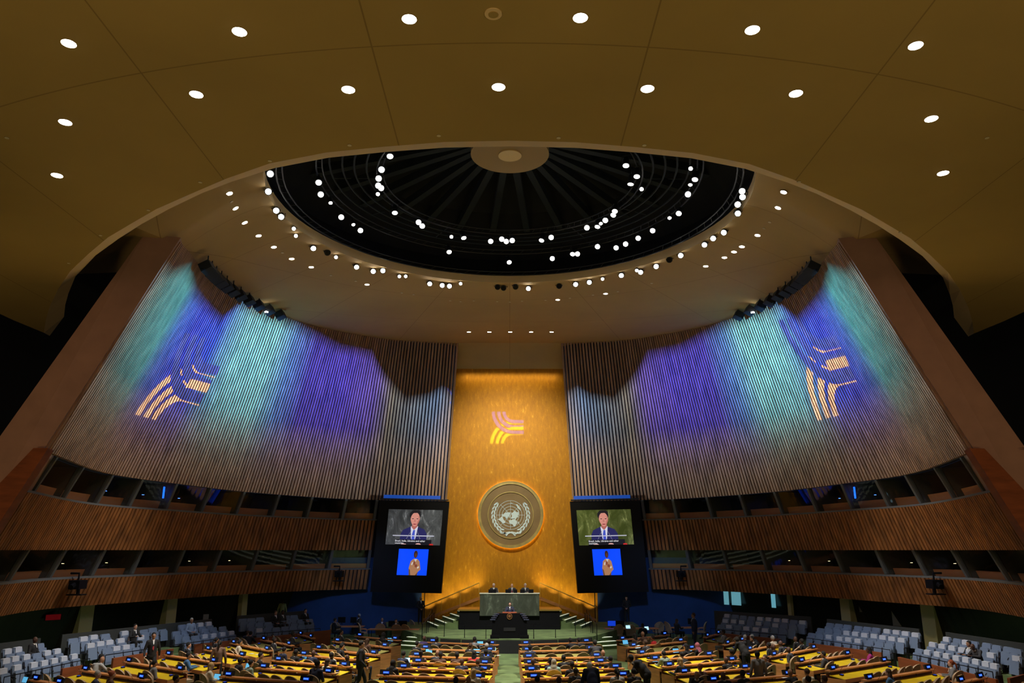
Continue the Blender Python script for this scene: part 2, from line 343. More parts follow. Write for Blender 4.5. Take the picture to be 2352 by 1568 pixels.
    tn += 1; struct('trim_%d' % tn, mb, M('dark_side_wall', (.004, .009, .02), .9), 'dark navy side wall of the hall, %s' % nm)
    # under-gallery wall
    mb = MB(); surf(mb, side, k(0), k(H-2.56), 0, 1, 2.2, 60); tn += 1; struct('trim_%d' % tn, mb, M('dark_glazing', (.015, .02, .018), .25), 'dark glazed wall under the %s gallery' % nm)
# pale columns and windows under the galleries
for px, w, nm in ((418, .62, 'left, behind the second seat section'), (228, .7, 'left, behind the press seats near the aisle'), (1922, .6, 'right, beside the third seat section'), (2107, .7, 'right, beside the standing woman'), (580, .4, 'left, by the glass doors'), (1795, .25, 'right, beside the dark lobby glass')):
    side = -1 if px < 1176 else 1; mpx = px if side < 0 else 2342-px
    best = min(range(401), key=lambda q: abs(proj(S(q/400, H-2.8, -1, 1.5))[0]-mpx))/400; p = S(best, 0, side, 1.5)
    mb = MB(); mb.box((p.x, p.y, (H-2.6)/2), (w, w, H-2.6), .6*side); tag(mb.build('column', m_col), 'pale square column under the gallery, %s' % nm, 'column')
mw = M('lit_curtain', (.3, .5, .55), .8, em=(.16, .42, .5), es=.55, noise=None)
for i, (a, b) in enumerate(((1640, 1650), (1652, 1676), (1681, 1702), (1775, 1782))):
    side = 1; f = lambda px: min(range(401), key=lambda q: abs(proj(S(q/400, H-3, 1, 2.1))[0]-px))/400
    u0, u1 = f(a), f(b); mb = MB(); n = 12; top = [S(u0+(u1-u0)*j/n, H-2.62, 1, 2.1+.06*(j % 2)) for j in range(n+1)]
    mb.grid([[Vector((p.x, p.y, 1.95)) for p in top], top]); o = tag(mb.build('curtain', mw), 'pale blue lit curtain, %s from the navy wall under the right gallery' % ORD[i+1], 'curtain', 'curtains in the lobby windows')
# ------------------------------------------------------------------ floor, end wall, ceilings
mb = MB(); mb.box((0, 30, -.15), (52, 66, .3)); struct('floor', mb, m_floor, 'green carpeted hall floor')
mb = MB(); mb.box((0, 58.1, H+4.1), (12.6, .2, 18.4)); mb.k = 1; mb.box((-5.98, 57.98, 1.9), (.05, .05, 2.4)); mb.box((6.0, 57.98, 1.9), (.05, .05, 2.4))
struct('wall_back', mb, [m_gold, m_black], 'tall gilded wall behind the podium')
for s_, nm in ((-1, 'left'), (1, 'right')):
    mb = MB(); mb.hexa([Vector((s_*x, y, z)) for z in (0, H-.5) for x, y in ((6.2, 57.9), (15.5, 56.0), (15.5, 56.4), (6.2, 58.2))])
    struct('wall_'+nm+'_rear', mb, m_navy, 'navy blue wall %s of the gilded wall under the video screen' % nm)
# inner ceiling: from the round opening out to the top of the walls
def ring(a, r, z): return Vector((math.sin(a)*r, OC+math.cos(a)*r, z))
pts = []
NW = 60
for i in range(NW+1): u = i/NW; p = S(u, ztop(u), -1, .5); pts.append(p)
cen = [Vector((x, 56.9, H+15.0)) for x in (-3, -2, -1, 0, 1, 2, 3)]
right = [Vector((-p.x, p.y, p.z)) for p in reversed(pts)]
loop = [Vector((0, 12, H+13)), Vector((-8, 13, H+12.5)), Vector((-14, 20, H+11.8)), Vector((-14.5, 26, H+11.6))]+pts+cen+right+[Vector((14.5, 26, H+11.6)), Vector((14, 20, H+11.8)), Vector((8, 13, H+12.5)), Vector((0, 12, H+13))]
rows = []
for f in (0, .12, .35, .7, 1):
    row = []
    for p in loop:
        a = math.atan2(p.x, p.y-OC); c0 = ring(a, OR, OZ)
        if p is loop[0]: a = -math.pi; c0 = ring(-math.pi, OR, OZ)
        q = c0.lerp(p, f); q.z = OZ+(p.z-OZ)*(f**1.5 if p.z < OZ else f); row.append(q)
    rows.append(row)
mbI = MB(); mbI.grid(rows)
for s_ in (-1, 1):                                   # part beyond the wall ends
    A = [Vector((s_*abs(p.x), p.y, p.z)) for p in (loop[2], loop[3])+tuple(pts[:12])]; mbI.grid([A, [Vector((s_*26, p.y, p.z-.5)) for p in A]])
# soffit curving down to the gilded wall
xs = [-4.9+9.8*i/20 for i in range(21)]
prof = [(56.7, 15.02), (57.15, 14.85), (57.5, 14.45), (57.62, 13.9), (57.64, 13.25), (57.9, 13.25)]
mbI.grid([[(x, y-.0*x, H+z) for x in xs] for y, z in prof])
inner = struct('ceiling', mbI, m_inner, 'tan plaster ceiling round the circular opening', True)
mb = MB(); n = 96                                     # upstand of the opening and the black void above it
mb.grid([[ring(2*math.pi*i/n, OR, OZ) for i in range(n+1)], [ring(2*math.pi*i/n, OR, OZ+.45) for i in range(n+1)]]); mb.k = 1
mb.grid([[ring(2*math.pi*i/n, OR+.05, OZ+.45) for i in range(n+1)], [ring(2*math.pi*i/n, OR+.6, OZ+1.5) for i in range(n+1)], [ring(2*math.pi*i/n, OR*.9, OZ+3.6) for i in range(n+1)], [ring(2*math.pi*i/n, .5, OZ+4.6) for i in range(n+1)]])
tn += 1; struct('trim_%d' % tn, mb, [m_lip, M('void_black', (.004, .006, .012), .9)], 'circular ceiling opening with black void above')
# near ceiling
RU = [(101, 764), (105, 735), (114, 704), (133, 664), (161, 623), (204, 582), (248, 545), (302, 513), (359, 480), (450, 440), (520, 410), (620, 375), (750, 350), (880, 337), (1020, 326), (1160, 323)]
RL = [(114, 771), (147, 727), (150, 700), (157, 674), (173, 635), (220, 586), (271, 549), (326, 514), (388, 480), (465, 443), (533, 417), (630, 386), (755, 362), (885, 349), (1022, 339), (1160, 336)]
zn = H+9.5
A = [atz(x, y, zn) for x, y in RU]; Bc = [atz(x, y, zn+.36) for x, y in RL]
A[-1].x = 0; Bc[-1].x = 0
Ax = A+[Vector((-p.x, p.y, p.z)) for p in reversed(A[:-1])]; Bx = Bc+[Vector((-p.x, p.y, p.z)) for p in reversed(Bc[:-1])]
mbN = MB(); xs_ = [p.x for p in Ax]
mbN.grid([Ax, [Vector((p.x*1.0, -8, zn)) for p in Ax]])
for s_ in (-1, 1):
    p = A[0]; mbN.grid([[Vector((s_*abs(p.x), p.y, zn)), Vector((s_*abs(p.x), -8, zn))], [Vector((s_*(abs(p.x)+.15), p.y-2, zn)), Vector((s_*(abs(p.x)+.15), -8, zn))]])
near = struct('ceiling_front', mbN, m_near, 'olive plaster ceiling nearest the viewer with round downlights')
mb = MB(); mb.grid([Ax, Bx]); mb.k = 1; mb.grid([Bx, [p+Vector((0, -.3, 1.0)) for p in Bx], [Vector((p.x, -8, zn+1.4)) for p in Bx]])
e0, e1 = Ax[0], Bx[0]
tn += 1; struct('trim_%d' % tn, mb, [m_lip, m_back], 'pale curved edge of the front ceiling')
dg = bpy.context.evaluated_depsgraph_get()
def bvh(o): me = o.data; return BVHTree.FromPolygons([v.co.copy() for v in me.vertices], [tuple(p.vertices) for p in me.polygons])
bI, bN = bvh(inner), bvh(near)
def hit(b, px, py): return b.ray_cast(EYE, ray(px, py).normalized())
m_rim = M('downlight_rim', (.3, .22, .1), .5)
def downlight(b, px, py, r, label, lit=True, grp='recessed ceiling downlights'):
    loc, nrm, i, d = hit(b, px, py)
    if loc is None: return
    if nrm.z > 0: nrm = -nrm
    o = thing('downlight', label, 'ceiling light', loc, 0, grp); o.rotation_mode = 'QUATERNION'; o.rotation_quaternion = nrm.to_track_quat('-Z', 'Y')
    mb = MB(); mb.cyl((0, 0, -.012), r*1.08, .03, 24); mb.build('rim', m_rim, o)
    mb = MB(); mb.cyl((0, 0, -.015), r, .02, 24); mb.build('diffuser', m_lamp if lit else m_lampd, o)
N1 = [(158, 99), (550, 72), (940, 43), (1333, 40), (1728, 68), (2103, 104)]; N2 = [(150, 280), (451, 216), (800, 205), (1145, 199), (1487, 203), (1828, 214), (2139, 272)]; N3 = [(131, 402), (2166, 397)]
for L, w, r in ((N1, 'front', .135), (N2, 'middle', .14), (N3, 'outer', .14)):
    for i, (x, y) in enumerate(L): downlight(bN, x, y, r, 'bright round downlight, %s from the left in the %s row of the near ceiling' % (ORD[i+1], w))
for i, (x, y) in enumerate([(16, 316), (158, 604), (231, 540), (341, 482), (460, 418), (1283, 316), (1835, 417), (1008, 311), (2267, 316), (2142, 597), (2068, 533), (803, 333), (620, 369), (2194, 661), (1480, 333), (1692, 372)]):
    downlight(bN, x, y, .05, 'small unlit disc on the near ceiling, %s from the left' % ORD[1+sorted(q[0] for q in [(16,), (158,), (231,), (341,), (460,), (1283,), (1835,), (1008,), (2267,), (2142,), (2068,), (803,), (620,), (2194,), (1480,), (1692,)]).index(x)], False, 'small unlit ceiling discs')
downlight(bN, 1133, 31, .13, 'large unlit round ceiling fitting at the top centre of the picture', False, None) if False else None
loc, nrm, i_, d_ = hit(bN, 1133, 31); o = thing('ceiling_vent', 'round tan unlit ceiling fitting between the top middle downlights', 'ceiling vent', loc)
mb = MB(); mb.cyl((0, 0, -.02), .16, .06, 28); mb.build('rim', m_lip, o); mb = MB(); mb.cyl((0, 0, -.035), .09, .02, 24); mb.build('grille', m_near, o)
IL = [(527, 444), (541, 478), (562, 511), (594, 541), (629, 567), (670, 594), (715, 613), (843, 653), (1281, 688), (1391, 674), (1621, 611), (1664, 591), (1686, 578), (1704, 566), (1740, 540), (1787, 477), (1800, 441)]
for i, (x, y) in enumerate(IL): downlight(bI, x, y, .12, 'small bright downlight, %s clockwise round the tan ceiling from the left' % ORD[i+1])
for i, x in enumerate((1077, 1124, 1172, 1220, 1267)): downlight(bI, x, 762, .13, 'small downlight above the gilded wall, %s from the left' % ORD[i+1])
for i, (x, y) in enumerate([(760, 632), (817, 645), (923, 672), (950, 676), (1034, 690), (1058, 692), (1088, 690), (1142, 692), (1171, 693), (1199, 691), (1253, 689), (1309, 684), (1362, 677), (1419, 669), (1497, 650), (1755, 524), (1768, 510), (532, 463), (649, 580)]):
    downlight(bI, x, y, .07, 'tiny unlit recessed fitting in the tan ceiling, %s clockwise' % ORD[i+1], False, 'unlit fittings in the tan ceiling')
# ------------------------------------------------------------------ rigging inside the opening
m_rig = M('rig_black', (.007, .01, .016), .6); m_rib = M('void_rib', (.009, .016, .026), .9)
o = thing('centre_disc', 'round tan ceiling disc at the centre of the black opening', 'ceiling disc', (0, OC, H+16.3))
mb = MB(); mb.cyl((0, 0, 0), 1.67, .25, 48); mb.build('disc', M('tan_disc', (.42, .28, .13), .8), o); mb = MB(); mb.cyl((0, 0, -.05), .5, .06, 32); mb.build('hub', m_lip, o)
for i in range(32):
    a = 2*math.pi*(i+.5)/32
    if math.cos(a) < -.55: continue
    mb = MB(); p, q = ring(a, 1.5, H+17.1), ring(a, 9.6, H+16.7); w = Vector((math.cos(a), -math.sin(a), 0))*.16
    mb.hexa([p-w, p+w, q+w, q-w, p-w+Vector((0, 0, .4)), p+w+Vector((0, 0, .4)), q+w+Vector((0, 0, .4)), q-w+Vector((0, 0, .4))])
    tag(mb.build('ceiling_rib', m_rib), 'dark radial rib in the ceiling void, %s clockwise from the near left' % ORD[i % 32+1], 'ceiling rib', 'radial ribs of the void')
def rpx(px, py, z): p = atz(px, py, z); return math.hypot(p.x, p.y-OC)
for i, (px, py) in enumerate(((762, 400), (790, 400), (815, 395), (842, 390))):
    z = H+15.2; r = rpx(px, py, z); mb = MB(); mb.tube([ring(2*math.pi*j/72, r, z) for j in range(73)], .042, 6)
    for j in range(12):
        if i % 2 == 0: a = 2*math.pi*j/12; mb.tube([ring(a, r, z), ring(a, r-.75, z)], .025, 5)
    tag(mb.build('lighting_ring', m_rib), 'dark circular catwalk rail, %s from the outside in the ceiling void' % ORD[i+1], 'lighting ring', 'circular rails')
for r, z, w in ((OR-.45, OZ+.25, 'outer truss ring at the edge of the opening'), (rpx(868, 420, H+14.9), H+15.0, 'inner truss ring carrying the inner lamps'), (rpx(735, 430, H+14.7), H+14.9, 'middle truss ring carrying the middle lamps')):
    mb = MB(); mb.tube([ring(2*math.pi*j/72, r, z) for j in range(73)], .035, 6); mb.tube([ring(2*math.pi*j/72, r-.22, z+.12) for j in range(73)], .03, 6)
    for j in range(96): a = 2*math.pi*j/96; mb.tube([ring(a, r, z), ring(a+.03, r-.22, z+.12)], .012, 4)
    tag(mb.build('lighting_ring', m_rig), 'thin black '+w, 'lighting ring', 'truss rings')
def lampproto(lit):
    o = thing('stage_lamp', 'x', 'stage lamp')
    mb = MB(); mb.tube([(0, 0, -.12), (0, 0, .12), (0, 0, .3), (0, 0, .34)], [.15, .13, .09, .03], 14, True); mb.build('housing', m_rig, o)
    mb = MB(); mb.cyl((0, 0, -.135), .115, .02, 16); mb.build('lens', m_lamp if lit else m_black, o)
    mb = MB(); mb.tube([(-.17, 0, .02), (-.17, 0, .4), (.17, 0, .4), (.17, 0, .02)], .016, 5); mb.tube([(0, 0, .4), (0, 0, .55)], .03, 6); mb.build('yoke', m_rig, o); return o
RIM = [(621, 398), (616, 439), (634, 482), (646, 496), (675, 524), (680, 541), (719, 568), (772, 590), (818, 611), (857, 622), (879, 621), (917, 634), (932, 634), (987, 650), (1016, 654), (1032, 656), (1058, 651), (1214, 662), (1322, 652), (1354, 647), (1384, 640), (1427, 631), (1463, 620), (1472, 623), (1507, 611), (1563, 586), (1619, 560), (1639, 546), (1664, 532), (1695, 488), (1694, 468), (1706, 450), (1705, 437)]
RIMD = [(751, 578), (1143, 658), (1157, 660), (1184, 657), (1284, 656), (1538, 595)]
MID = [(732, 416), (737, 445), (759, 463), (784, 497), (811, 513), (828, 527), (1031, 575), (1169, 599), (1269, 592), (1316, 580), (1326, 582), (1373, 565), (1416, 567), (1437, 559), (1467, 545), (1500, 527), (1538, 498), (1560, 487), (1580, 445), (1586, 421), (1597, 407), (1587, 385)]
INN = [(896, 354), (877, 388), (870, 408), (869, 425), (876, 430), (868, 444), (907, 484), (961, 509), (970, 517), (1037, 543), (1064, 542), (1127, 552), (1153, 548), (1163, 553), (1176, 551), (1245, 548), (1266, 544), (1348, 522), (1373, 516), (1380, 511), (1391, 504), (1410, 490), (1413, 481), (1474, 433), (1449, 417), (1463, 400), (1438, 375)]
protos = {True: lampproto(True), False: lampproto(False)}; used = {True: False, False: False}
small = {(675, 524), (680, 541), (759, 463), (811, 513), (868, 444), (1037, 543), (1380, 511), (1587, 385), (1586, 421), (1538, 498), (932, 634), (917, 634), (1058, 651), (1463, 620), (1474, 433), (772, 590), (1384, 640)}
for L, z, w, lit in ((RIM, OZ-.1, 'outer', True), (RIMD, OZ-.05, 'outer', False), (MID, H+14.6, 'middle', True), (INN, H+14.7, 'inner', True)):
    for i, (x, y) in enumerate(L):
        p = atz(x, y, z); lab = '%s round black stage lamp on the %s ring, %s clockwise from the left' % ('lit' if lit else 'unlit', w, ORD[i+1])
        o = dup(protos[lit], p, 0, lab, 'stage lamps round the opening')
        aim = (Vector((random.uniform(-4, 4), random.uniform(4, 30) if w != 'outer' else random.uniform(0, 22), H-4))-p); o.rotation_mode = 'QUATERNION'; o.rotation_quaternion = aim.to_track_quat('-Z', 'Y')
        s_ = .68 if (x, y) in small else (1.0 if lit else 1.05); o.scale = (s_,)*3
for o in protos.values():
    for c in list(o.children): bpy.data.objects.remove(c)
    bpy.data.objects.remove(o)
# black fixtures along the top of the side walls
for side in (-1, 1):
    for i in range(11):
        f = i/10; px, py = (455+f*180, 612+f*98-(f*(1-f))*-30) if side < 0 else (1880-f*170, 598+f*98+(f*(1-f))*30)
        u = u_of_px(px-12 if side < 0 else 2342-px-12, ZB+8) if False else .12+.36*f
        p = S(u, ztop(u)-.25, side, -.55); p = p
        o = thing('wall_washer_lamp', 'black projector hung at the top of the %s battened wall, %s from its outer end' % ('left' if side < 0 else 'right', ORD[i+1]), 'stage lamp', p, 0, 'projectors over the side walls')
        mb = MB(); R = Matrix.Rotation(.5*side, 3, 'Y'); mb.box((0, 0, 0), (.5, .6, .38), mx=R); mb.tube([(0, 0, .15), (0, 0, .55)], .03, 6); mb.build('housing', m_rig, o)
        mb = MB(); mb.cyl((side*.05, -.3, -.22), .1, .05, 12); mb.build('lens', m_lamp if i in (9,) else m_black, o)
# ------------------------------------------------------------------ image projectors (real lamps with a patterned beam)
def polynodes(t, p, q, pts, vals):
    A = np.array([[1, a, b, a*a, a*b, b*b, a**3, a*a*b, a*b*b, b**3] for a, b in pts]); c = np.linalg.lstsq(A, np.array(vals), rcond=None)[0]
    mm = lambda a, b: mnode(t, 'MULTIPLY', a, b)
    pp, pq, qq = mm(p, p), mm(p, q), mm(q, q); terms = [p, q, pp, pq, qq, mm(pp, p), mm(pp, q), mm(qq, p), mm(qq, q)]
    acc = float(c[0]); first = True
    for k_, tm in zip(c[1:], terms):
        m_ = mm(tm, float(k_)); acc = mnode(t, 'ADD', m_, acc)
    return acc
def ramp(t, x, stops):
    cr = t.nodes.new('ShaderNodeValToRGB'); E = cr.color_ramp.elements
    E[0].position, E[0].color = stops[0][0], (*stops[0][1], 1); E[1].position, E[1].color = stops[-1][0], (*stops[-1][1], 1)
    for p_, c_ in stops[1:-1]: e = E.new(p_); e.color = (*c_, 1)
    t.links.new(x, cr.inputs[0]); return cr.outputs[0]
def band(t, X, Y, cx, cy, r, d, w):
    dx = mnode(t, 'MINIMUM', mnode(t, 'SUBTRACT', X, cx), 0); dy = mnode(t, 'SUBTRACT', Y, cy)
    L = mnode(t, 'SQRT', mnode(t, 'ADD', mnode(t, 'MULTIPLY', dx, dx), mnode(t, 'MULTIPLY', dy, dy)))
    a = mnode(t, 'LESS_THAN', mnode(t, 'ABSOLUTE', mnode(t, 'SUBTRACT', L, r)), w)
    return mnode(t, 'MULTIPLY', mnode(t, 'MULTIPLY', a, mnode(t, 'GREATER_THAN', mnode(t, 'MULTIPLY', dy, d), 0)), mnode(t, 'LESS_THAN', X, 1.22))
def logo(t, X, Y, w=.12):
    mx_ = lambda *a: a[0] if len(a) == 1 else mnode(t, 'MAXIMUM', a[0], mx_(*a[1:]))
    ye = [band(t, X, Y, .4, -1.2, r, 1, w) for r in (1.58, 1.15, .77)]; pu = [band(t, X, Y, .5, 1.2, r, -1, w) for r in (1.55, 1.15, .75)]
    pu2 = mx_(*[band(t, X, Y, .5, 1.2, r, -1, w*1.35) for r in (1.55, 1.15, .75)])
    mid = mnode(t, 'MULTIPLY', ye[1], mnode(t, 'GREATER_THAN', X, .2))
    Y_ = mx_(mid, mnode(t, 'MULTIPLY', mx_(*ye), mnode(t, 'SUBTRACT', 1, pu2))); P_ = mnode(t, 'MULTIPLY', mx_(*pu), mnode(t, 'SUBTRACT', 1, mid))
    return Y_, P_
def projector(name, loc, fwd, watt, ang):
    o = spot(name, loc, Vector(loc)+fwd, watt, (1, 1, 1), ang, .02, .02); l = o.data; l.use_nodes = True; t = l.node_tree
    em = [n for n in t.nodes if n.type == 'EMISSION'][0]; geo = t.nodes.new('ShaderNodeNewGeometry')
    f = Vector((fwd.x, fwd.y, 0)).normalized(); r = Vector((f.y, -f.x, 0))
    def dot(v):
        n = t.nodes.new('ShaderNodeVectorMath'); n.operation = 'DOT_PRODUCT'; t.links.new(geo.outputs['Incoming'], n.inputs[0]); n.inputs[1].default_value = tuple(v); return n.outputs['Value']
    df = dot(f); p, q = mnode(t, 'DIVIDE', dot(r), df), mnode(t, 'DIVIDE', dot(Vector((0, 0, 1))), df)
    def pq(P): d = P-Vector(loc); return d.dot(r)/d.dot(f), d.z/d.dot(f)
    return t, em, p, q, pq
COLS = [(0, (.1, .16, .2)), (.06, (.05, .26, .34)), (.15, (.05, .4, .55)), (.2, (.03, .17, .85)), (.26, (.022, .085, 1.2)), (.34, (.025, .12, 1.25)), (.375, (.1, .4, .95)), (.42, (.18, .68, 1)), (.52, (.2, .72, 1)), (.58, (.07, .26, .85)), (.64, (.045, .055, .62)), (.74, (.05, .05, .6)), (.82, (.08, .07, .4)), (.86, (.13, .15, .15)), (.92, (.1, .18, .3)), (.96, (.09, .2, .42)), (1, (.14, .17, .24))]
COLS = [(a, (c[0]*.9, c[1]*1.2, c[2]*1.5)) for a, c in COLS]
EDG = [(0, .90), (.04, .9), (.1, .985), (.18, .93), (.33, .88), (.37, 1), (.57, 1), (.64, .97), (.7, .93), (.79, .92), (.83, .8), (.89, .65), (.94, .68), (.97, .73), (1, .69)]
LG = {-1: ((-1.18, -1.2), (316, 953), (45.7, 12.3), (46, -79)), 1: ((-1.18, -1.2), (1885, 964), (45, -11), (-41, -95))}
for side, nm in ((-1, 'left'), (1, 'right')):
    L = S(.3, H+2.75, -side, -.5); tgt = S(.45, H+8.5, side); fwd = tgt-L
    t, em, p, q, pq = projector('wall_projector', L, fwd, 230000, 100)
    pts, U_, V_ = [], [], []
    for i in range(31):
        for j in range(13):
            u = i/30; z = ZB+(ztop(u)-ZB)*j/12; P = S(u, z, side); pts.append(pq(P)); U_.append(u); V_.append(j/12)
    u = polynodes(t, p, q, pts, U_); v = polynodes(t, p, q, pts, V_)
    col = ramp(t, u, COLS); edge = ramp(t, u, [(a, (b*.9,)*3) for a, b in EDG])
    sepr = t.nodes.new('ShaderNodeSeparateColor'); t.links.new(edge, sepr.inputs[0])
    k1 = mnode(t, 'MULTIPLY', mnode(t, 'SUBTRACT', sepr.outputs[0], mnode(t, 'MULTIPLY', v, .9)), 14); k1.node.use_clamp = True
    k2 = mnode(t, 'MULTIPLY', mnode(t, 'ADD', v, .015), 60); k2.node.use_clamp = True
    k3 = mnode(t, 'MULTIPLY', mnode(t, 'GREATER_THAN', u, .002), mnode(t, 'LESS_THAN', u, .999))
    vert = ramp(t, v, [(0, (.07,)*3), (.2, (.18,)*3), (.5, (.7,)*3), (.7, (1,)*3), (1, (.95,)*3)])
    sv = t.nodes.new('ShaderNodeSeparateColor'); t.links.new(vert, sv.inputs[0])
    # logo inside the same picture
    o0, c0, ex, ey = LG[side]; lp, LX, LY = [], [], []
    for i in range(60):
        for j in range(30):
            uu = .02+.5*i/60; z = ZB+(ztop(uu)-ZB)*(.1+.8*j/30); P = S(uu, z, side); a, b = proj(P); a -= c0[0]; b -= c0[1]
            det = ex[0]*ey[1]-ex[1]*ey[0]; X = (a*ey[1]-b*ey[0])/det; Y = (ex[0]*b-ex[1]*a)/det; X += o0[0]; Y += o0[1]
            if abs(X) < 2 and abs(Y) < 2: lp.append(pq(P)); LX.append(X); LY.append(Y)
    X, Y = polynodes(t, p, q, lp, LX), polynodes(t, p, q, lp, LY)
    Ym, Pm = logo(t, X, Y, .125)
    mixp = t.nodes.new('ShaderNodeMixRGB'); t.links.new(Pm, mixp.inputs[0]); t.links.new(col, mixp.inputs[1]); mixp.inputs[2].default_value = (.05, .17, 1.3, 1)
    mixy = t.nodes.new('ShaderNodeMixRGB'); t.links.new(Ym, mixy.inputs[0]); t.links.new(mixp.outputs[0], mixy.inputs[1]); mixy.inputs[2].default_value = (.95, .85, .8, 1)
    gr = ramp(t, v, [(0, (1,)*3), (.12, (.85,)*3), (.42, (.0,)*3), (1, (0,)*3)]); mg = t.nodes.new('ShaderNodeMixRGB'); t.links.new(gr, mg.inputs[0]); t.links.new(mixy.outputs[0], mg.inputs[1]); mg.inputs[2].default_value = (.42, .5, .55, 1)
    t.links.new(mg.outputs[0], em.inputs[0])
    inten = mnode(t, 'MULTIPLY', mnode(t, 'MULTIPLY', k1, k2), mnode(t, 'MULTIPLY', k3, mnode(t, 'MAXIMUM', sv.outputs[0], mnode(t, 'MULTIPLY', Ym, .9))))
    t.links.new(inten, em.inputs[1])
L = Vector((0, OC+9, H+13.2)); t, em, p, q, pq = projector('logo_projector', L, aty(1165, 982, 58)-L, 5500, 14)
lp, LX, LY = [], [], []
for i in range(20):
    for j in range(20):
        X, Y = -1.6+i*.16, -1.6+j*.16; px, py = 700+(1520+100*X)/3.266, 700+(920-100*Y)/3.266; lp.append(pq(aty(px, py, 58))); LX.append(X); LY.append(Y)
Ym, Pm = logo(t, polynodes(t, p, q, lp, LX), polynodes(t, p, q, lp, LY), .12)
mc = t.nodes.new('ShaderNodeMixRGB'); t.links.new(Ym, mc.inputs[0]); mc.inputs[1].default_value = (.0, .12, 7, 1); mc.inputs[2].default_value = (2.0, 2.9, .2, 1)
t.links.new(mc.outputs[0], em.inputs[0]); t.links.new(mnode(t, 'MAXIMUM', Ym, Pm), em.inputs[1])

# ------------------------------------------------------------------ emblem on the gilded wall
EC = aty(1173, 1181, 57.72); ER = 2.36
def ep(x, y, d): return Vector((EC.x+(x-805)/640*ER, 57.82-d, EC.z-(y-800)/640*ER))
def annulus(mb, cx, cy, r0, r1, d0, d1, n=96):
    ri = [[ep(cx+r*math.cos(2*math.pi*k/n), cy+r*math.sin(2*math.pi*k/n), d) for k in range(n+1)] for r, d in ((r0, d0), (r0, d1), (r1, d1), (r1, d0), (r0, d0))]
    mb.grid(ri)
m_emw = M('emblem_pale_blue', (.75, .92, 1), .5); m_emd = M('emblem_brown_disc', (.27, .18, .08), .45, .3, noise=(1, 1, 1, .15)); m_emg = M('emblem_gold_ring', (.62, .5, .2), .3, .6, noise=(2, 2, 2, .2))
o = thing('wall_emblem', 'large round emblem with pale blue world map and laurel branches on the gilded wall', 'emblem', EC)
def sub(mb): mb.v = [tuple(Vector(v)-Vector(o.location)) for v in mb.v]; return mb
mb = MB(); annulus(mb, 805, 800, 1, 620, 0, .1); sub(mb).build('backing_disc', m_emd, o)
mb = MB(); annulus(mb, 805, 800, 582, 640, 0, .2); annulus(mb, 805, 800, 628, 640, .2, .24); sub(mb).build('outer_ring', m_emg, o)
mb = MB(); annulus(mb, 805, 812, 432, 450, .1, .18); sub(mb).build('inner_ring', m_emg, o)
mb = MB()
for r in (275, 220, 165, 110): annulus(mb, 803, 812, r-3.5, r+3.5, .1, .13, 72)
for a in range(8):
    c, s_ = math.cos(a*math.pi/4), math.sin(a*math.pi/4); q0, q1 = 40, 275
    mb.poly([ep(803+c*q0-s_*3, 812+s_*q0+c*3, .1), ep(803+c*q1-s_*3, 812+s_*q1+c*3, .1), ep(803+c*q1+s_*3, 812+s_*q1-c*3, .1), ep(803+c*q0+s_*3, 812+s_*q0-c*3, .1)], (0, -.03, 0))
sub(mb).build('map_grid', m_emw, o)
CONT = [[(655, 812), (672, 785), (700, 765), (745, 762), (790, 760), (806, 775), (790, 800), (778, 835), (748, 850), (738, 885), (715, 868), (690, 840), (668, 850)], [(552, 888), (580, 880), (604, 868), (622, 840), (648, 850), (668, 900), (704, 945), (690, 965), (655, 972), (632, 955), (604, 925), (572, 905)],
        [(812, 765), (846, 770), (858, 745), (900, 738), (925, 760), (955, 752), (965, 790), (945, 830), (960, 850), (925, 860), (900, 900), (880, 870), (845, 885), (805, 880), (830, 830)], [(782, 905), (815, 912), (850, 888), (895, 900), (918, 930), (935, 970), (910, 985), (900, 1020), (870, 1035), (842, 990), (785, 975), (768, 935)],
        [(893, 612), (935, 605), (962, 640), (995, 680), (1010, 735), (975, 705), (940, 680), (925, 640)], [(806, 575), (840, 585), (862, 570), (835, 592), (812, 592)], [(945, 935), (960, 935), (962, 965), (945, 975)], [(940, 700), (965, 735), (975, 800), (955, 770)], [(640, 800), (655, 790), (660, 835), (645, 850)], [(800, 800), (815, 790), (800, 850), (775, 870)]]
mb = MB()
for c in CONT: mb.poly([ep(x, y, .1) for x, y in c], (0, -.05, 0))
sub(mb).build('world_map', m_emw, o)
for sg, nm in ((1, 'left'), (-1, 'right')):
    mb = MB()
    for i in range(9):
        a = math.radians(108+i*13.5)
        for kk, (rr, tw) in enumerate(((318, -.28), (362, .28))):
            if kk == 0 and i == 0: continue
            L_ = 52; c0_ = (math.cos(a)*rr, math.sin(a)*rr); dr = (math.cos(a+math.pi/2+tw), math.sin(a+math.pi/2+tw)); nn = (-dr[1], dr[0]); W_ = 15
            P = [(-L_, 0), (-L_*.4, W_), (L_*.45, W_*.9), (L_, 0), (L_*.45, -W_*.9), (-L_*.4, -W_)]
            mb.poly([ep(805+sg*(c0_[0]+x*dr[0]+y*nn[0]), 812+(c0_[1]+x*dr[1]+y*nn[1]), .1) for x, y in P], (0, -.05, 0))
    P = [(-230, 300), (-180, 330), (-110, 330), (-20, 312), (60, 340), (102, 390), (78, 398), (40, 356), (-30, 335), (-110, 356), (-190, 352)]
    mb.poly([ep(805+sg*x, 812+y, .1 if sg > 0 else .115) for x, y in P], (0, -.05, 0)); sub(mb).build('laurel_branch', m_emw, o)
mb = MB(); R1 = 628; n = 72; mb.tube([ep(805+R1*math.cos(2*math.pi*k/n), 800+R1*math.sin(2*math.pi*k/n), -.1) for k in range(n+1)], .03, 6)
sub(mb).build('halo_light', M('halo_glow', (1, .7, .2), .5, em=(1, .62, .12), es=8), o)

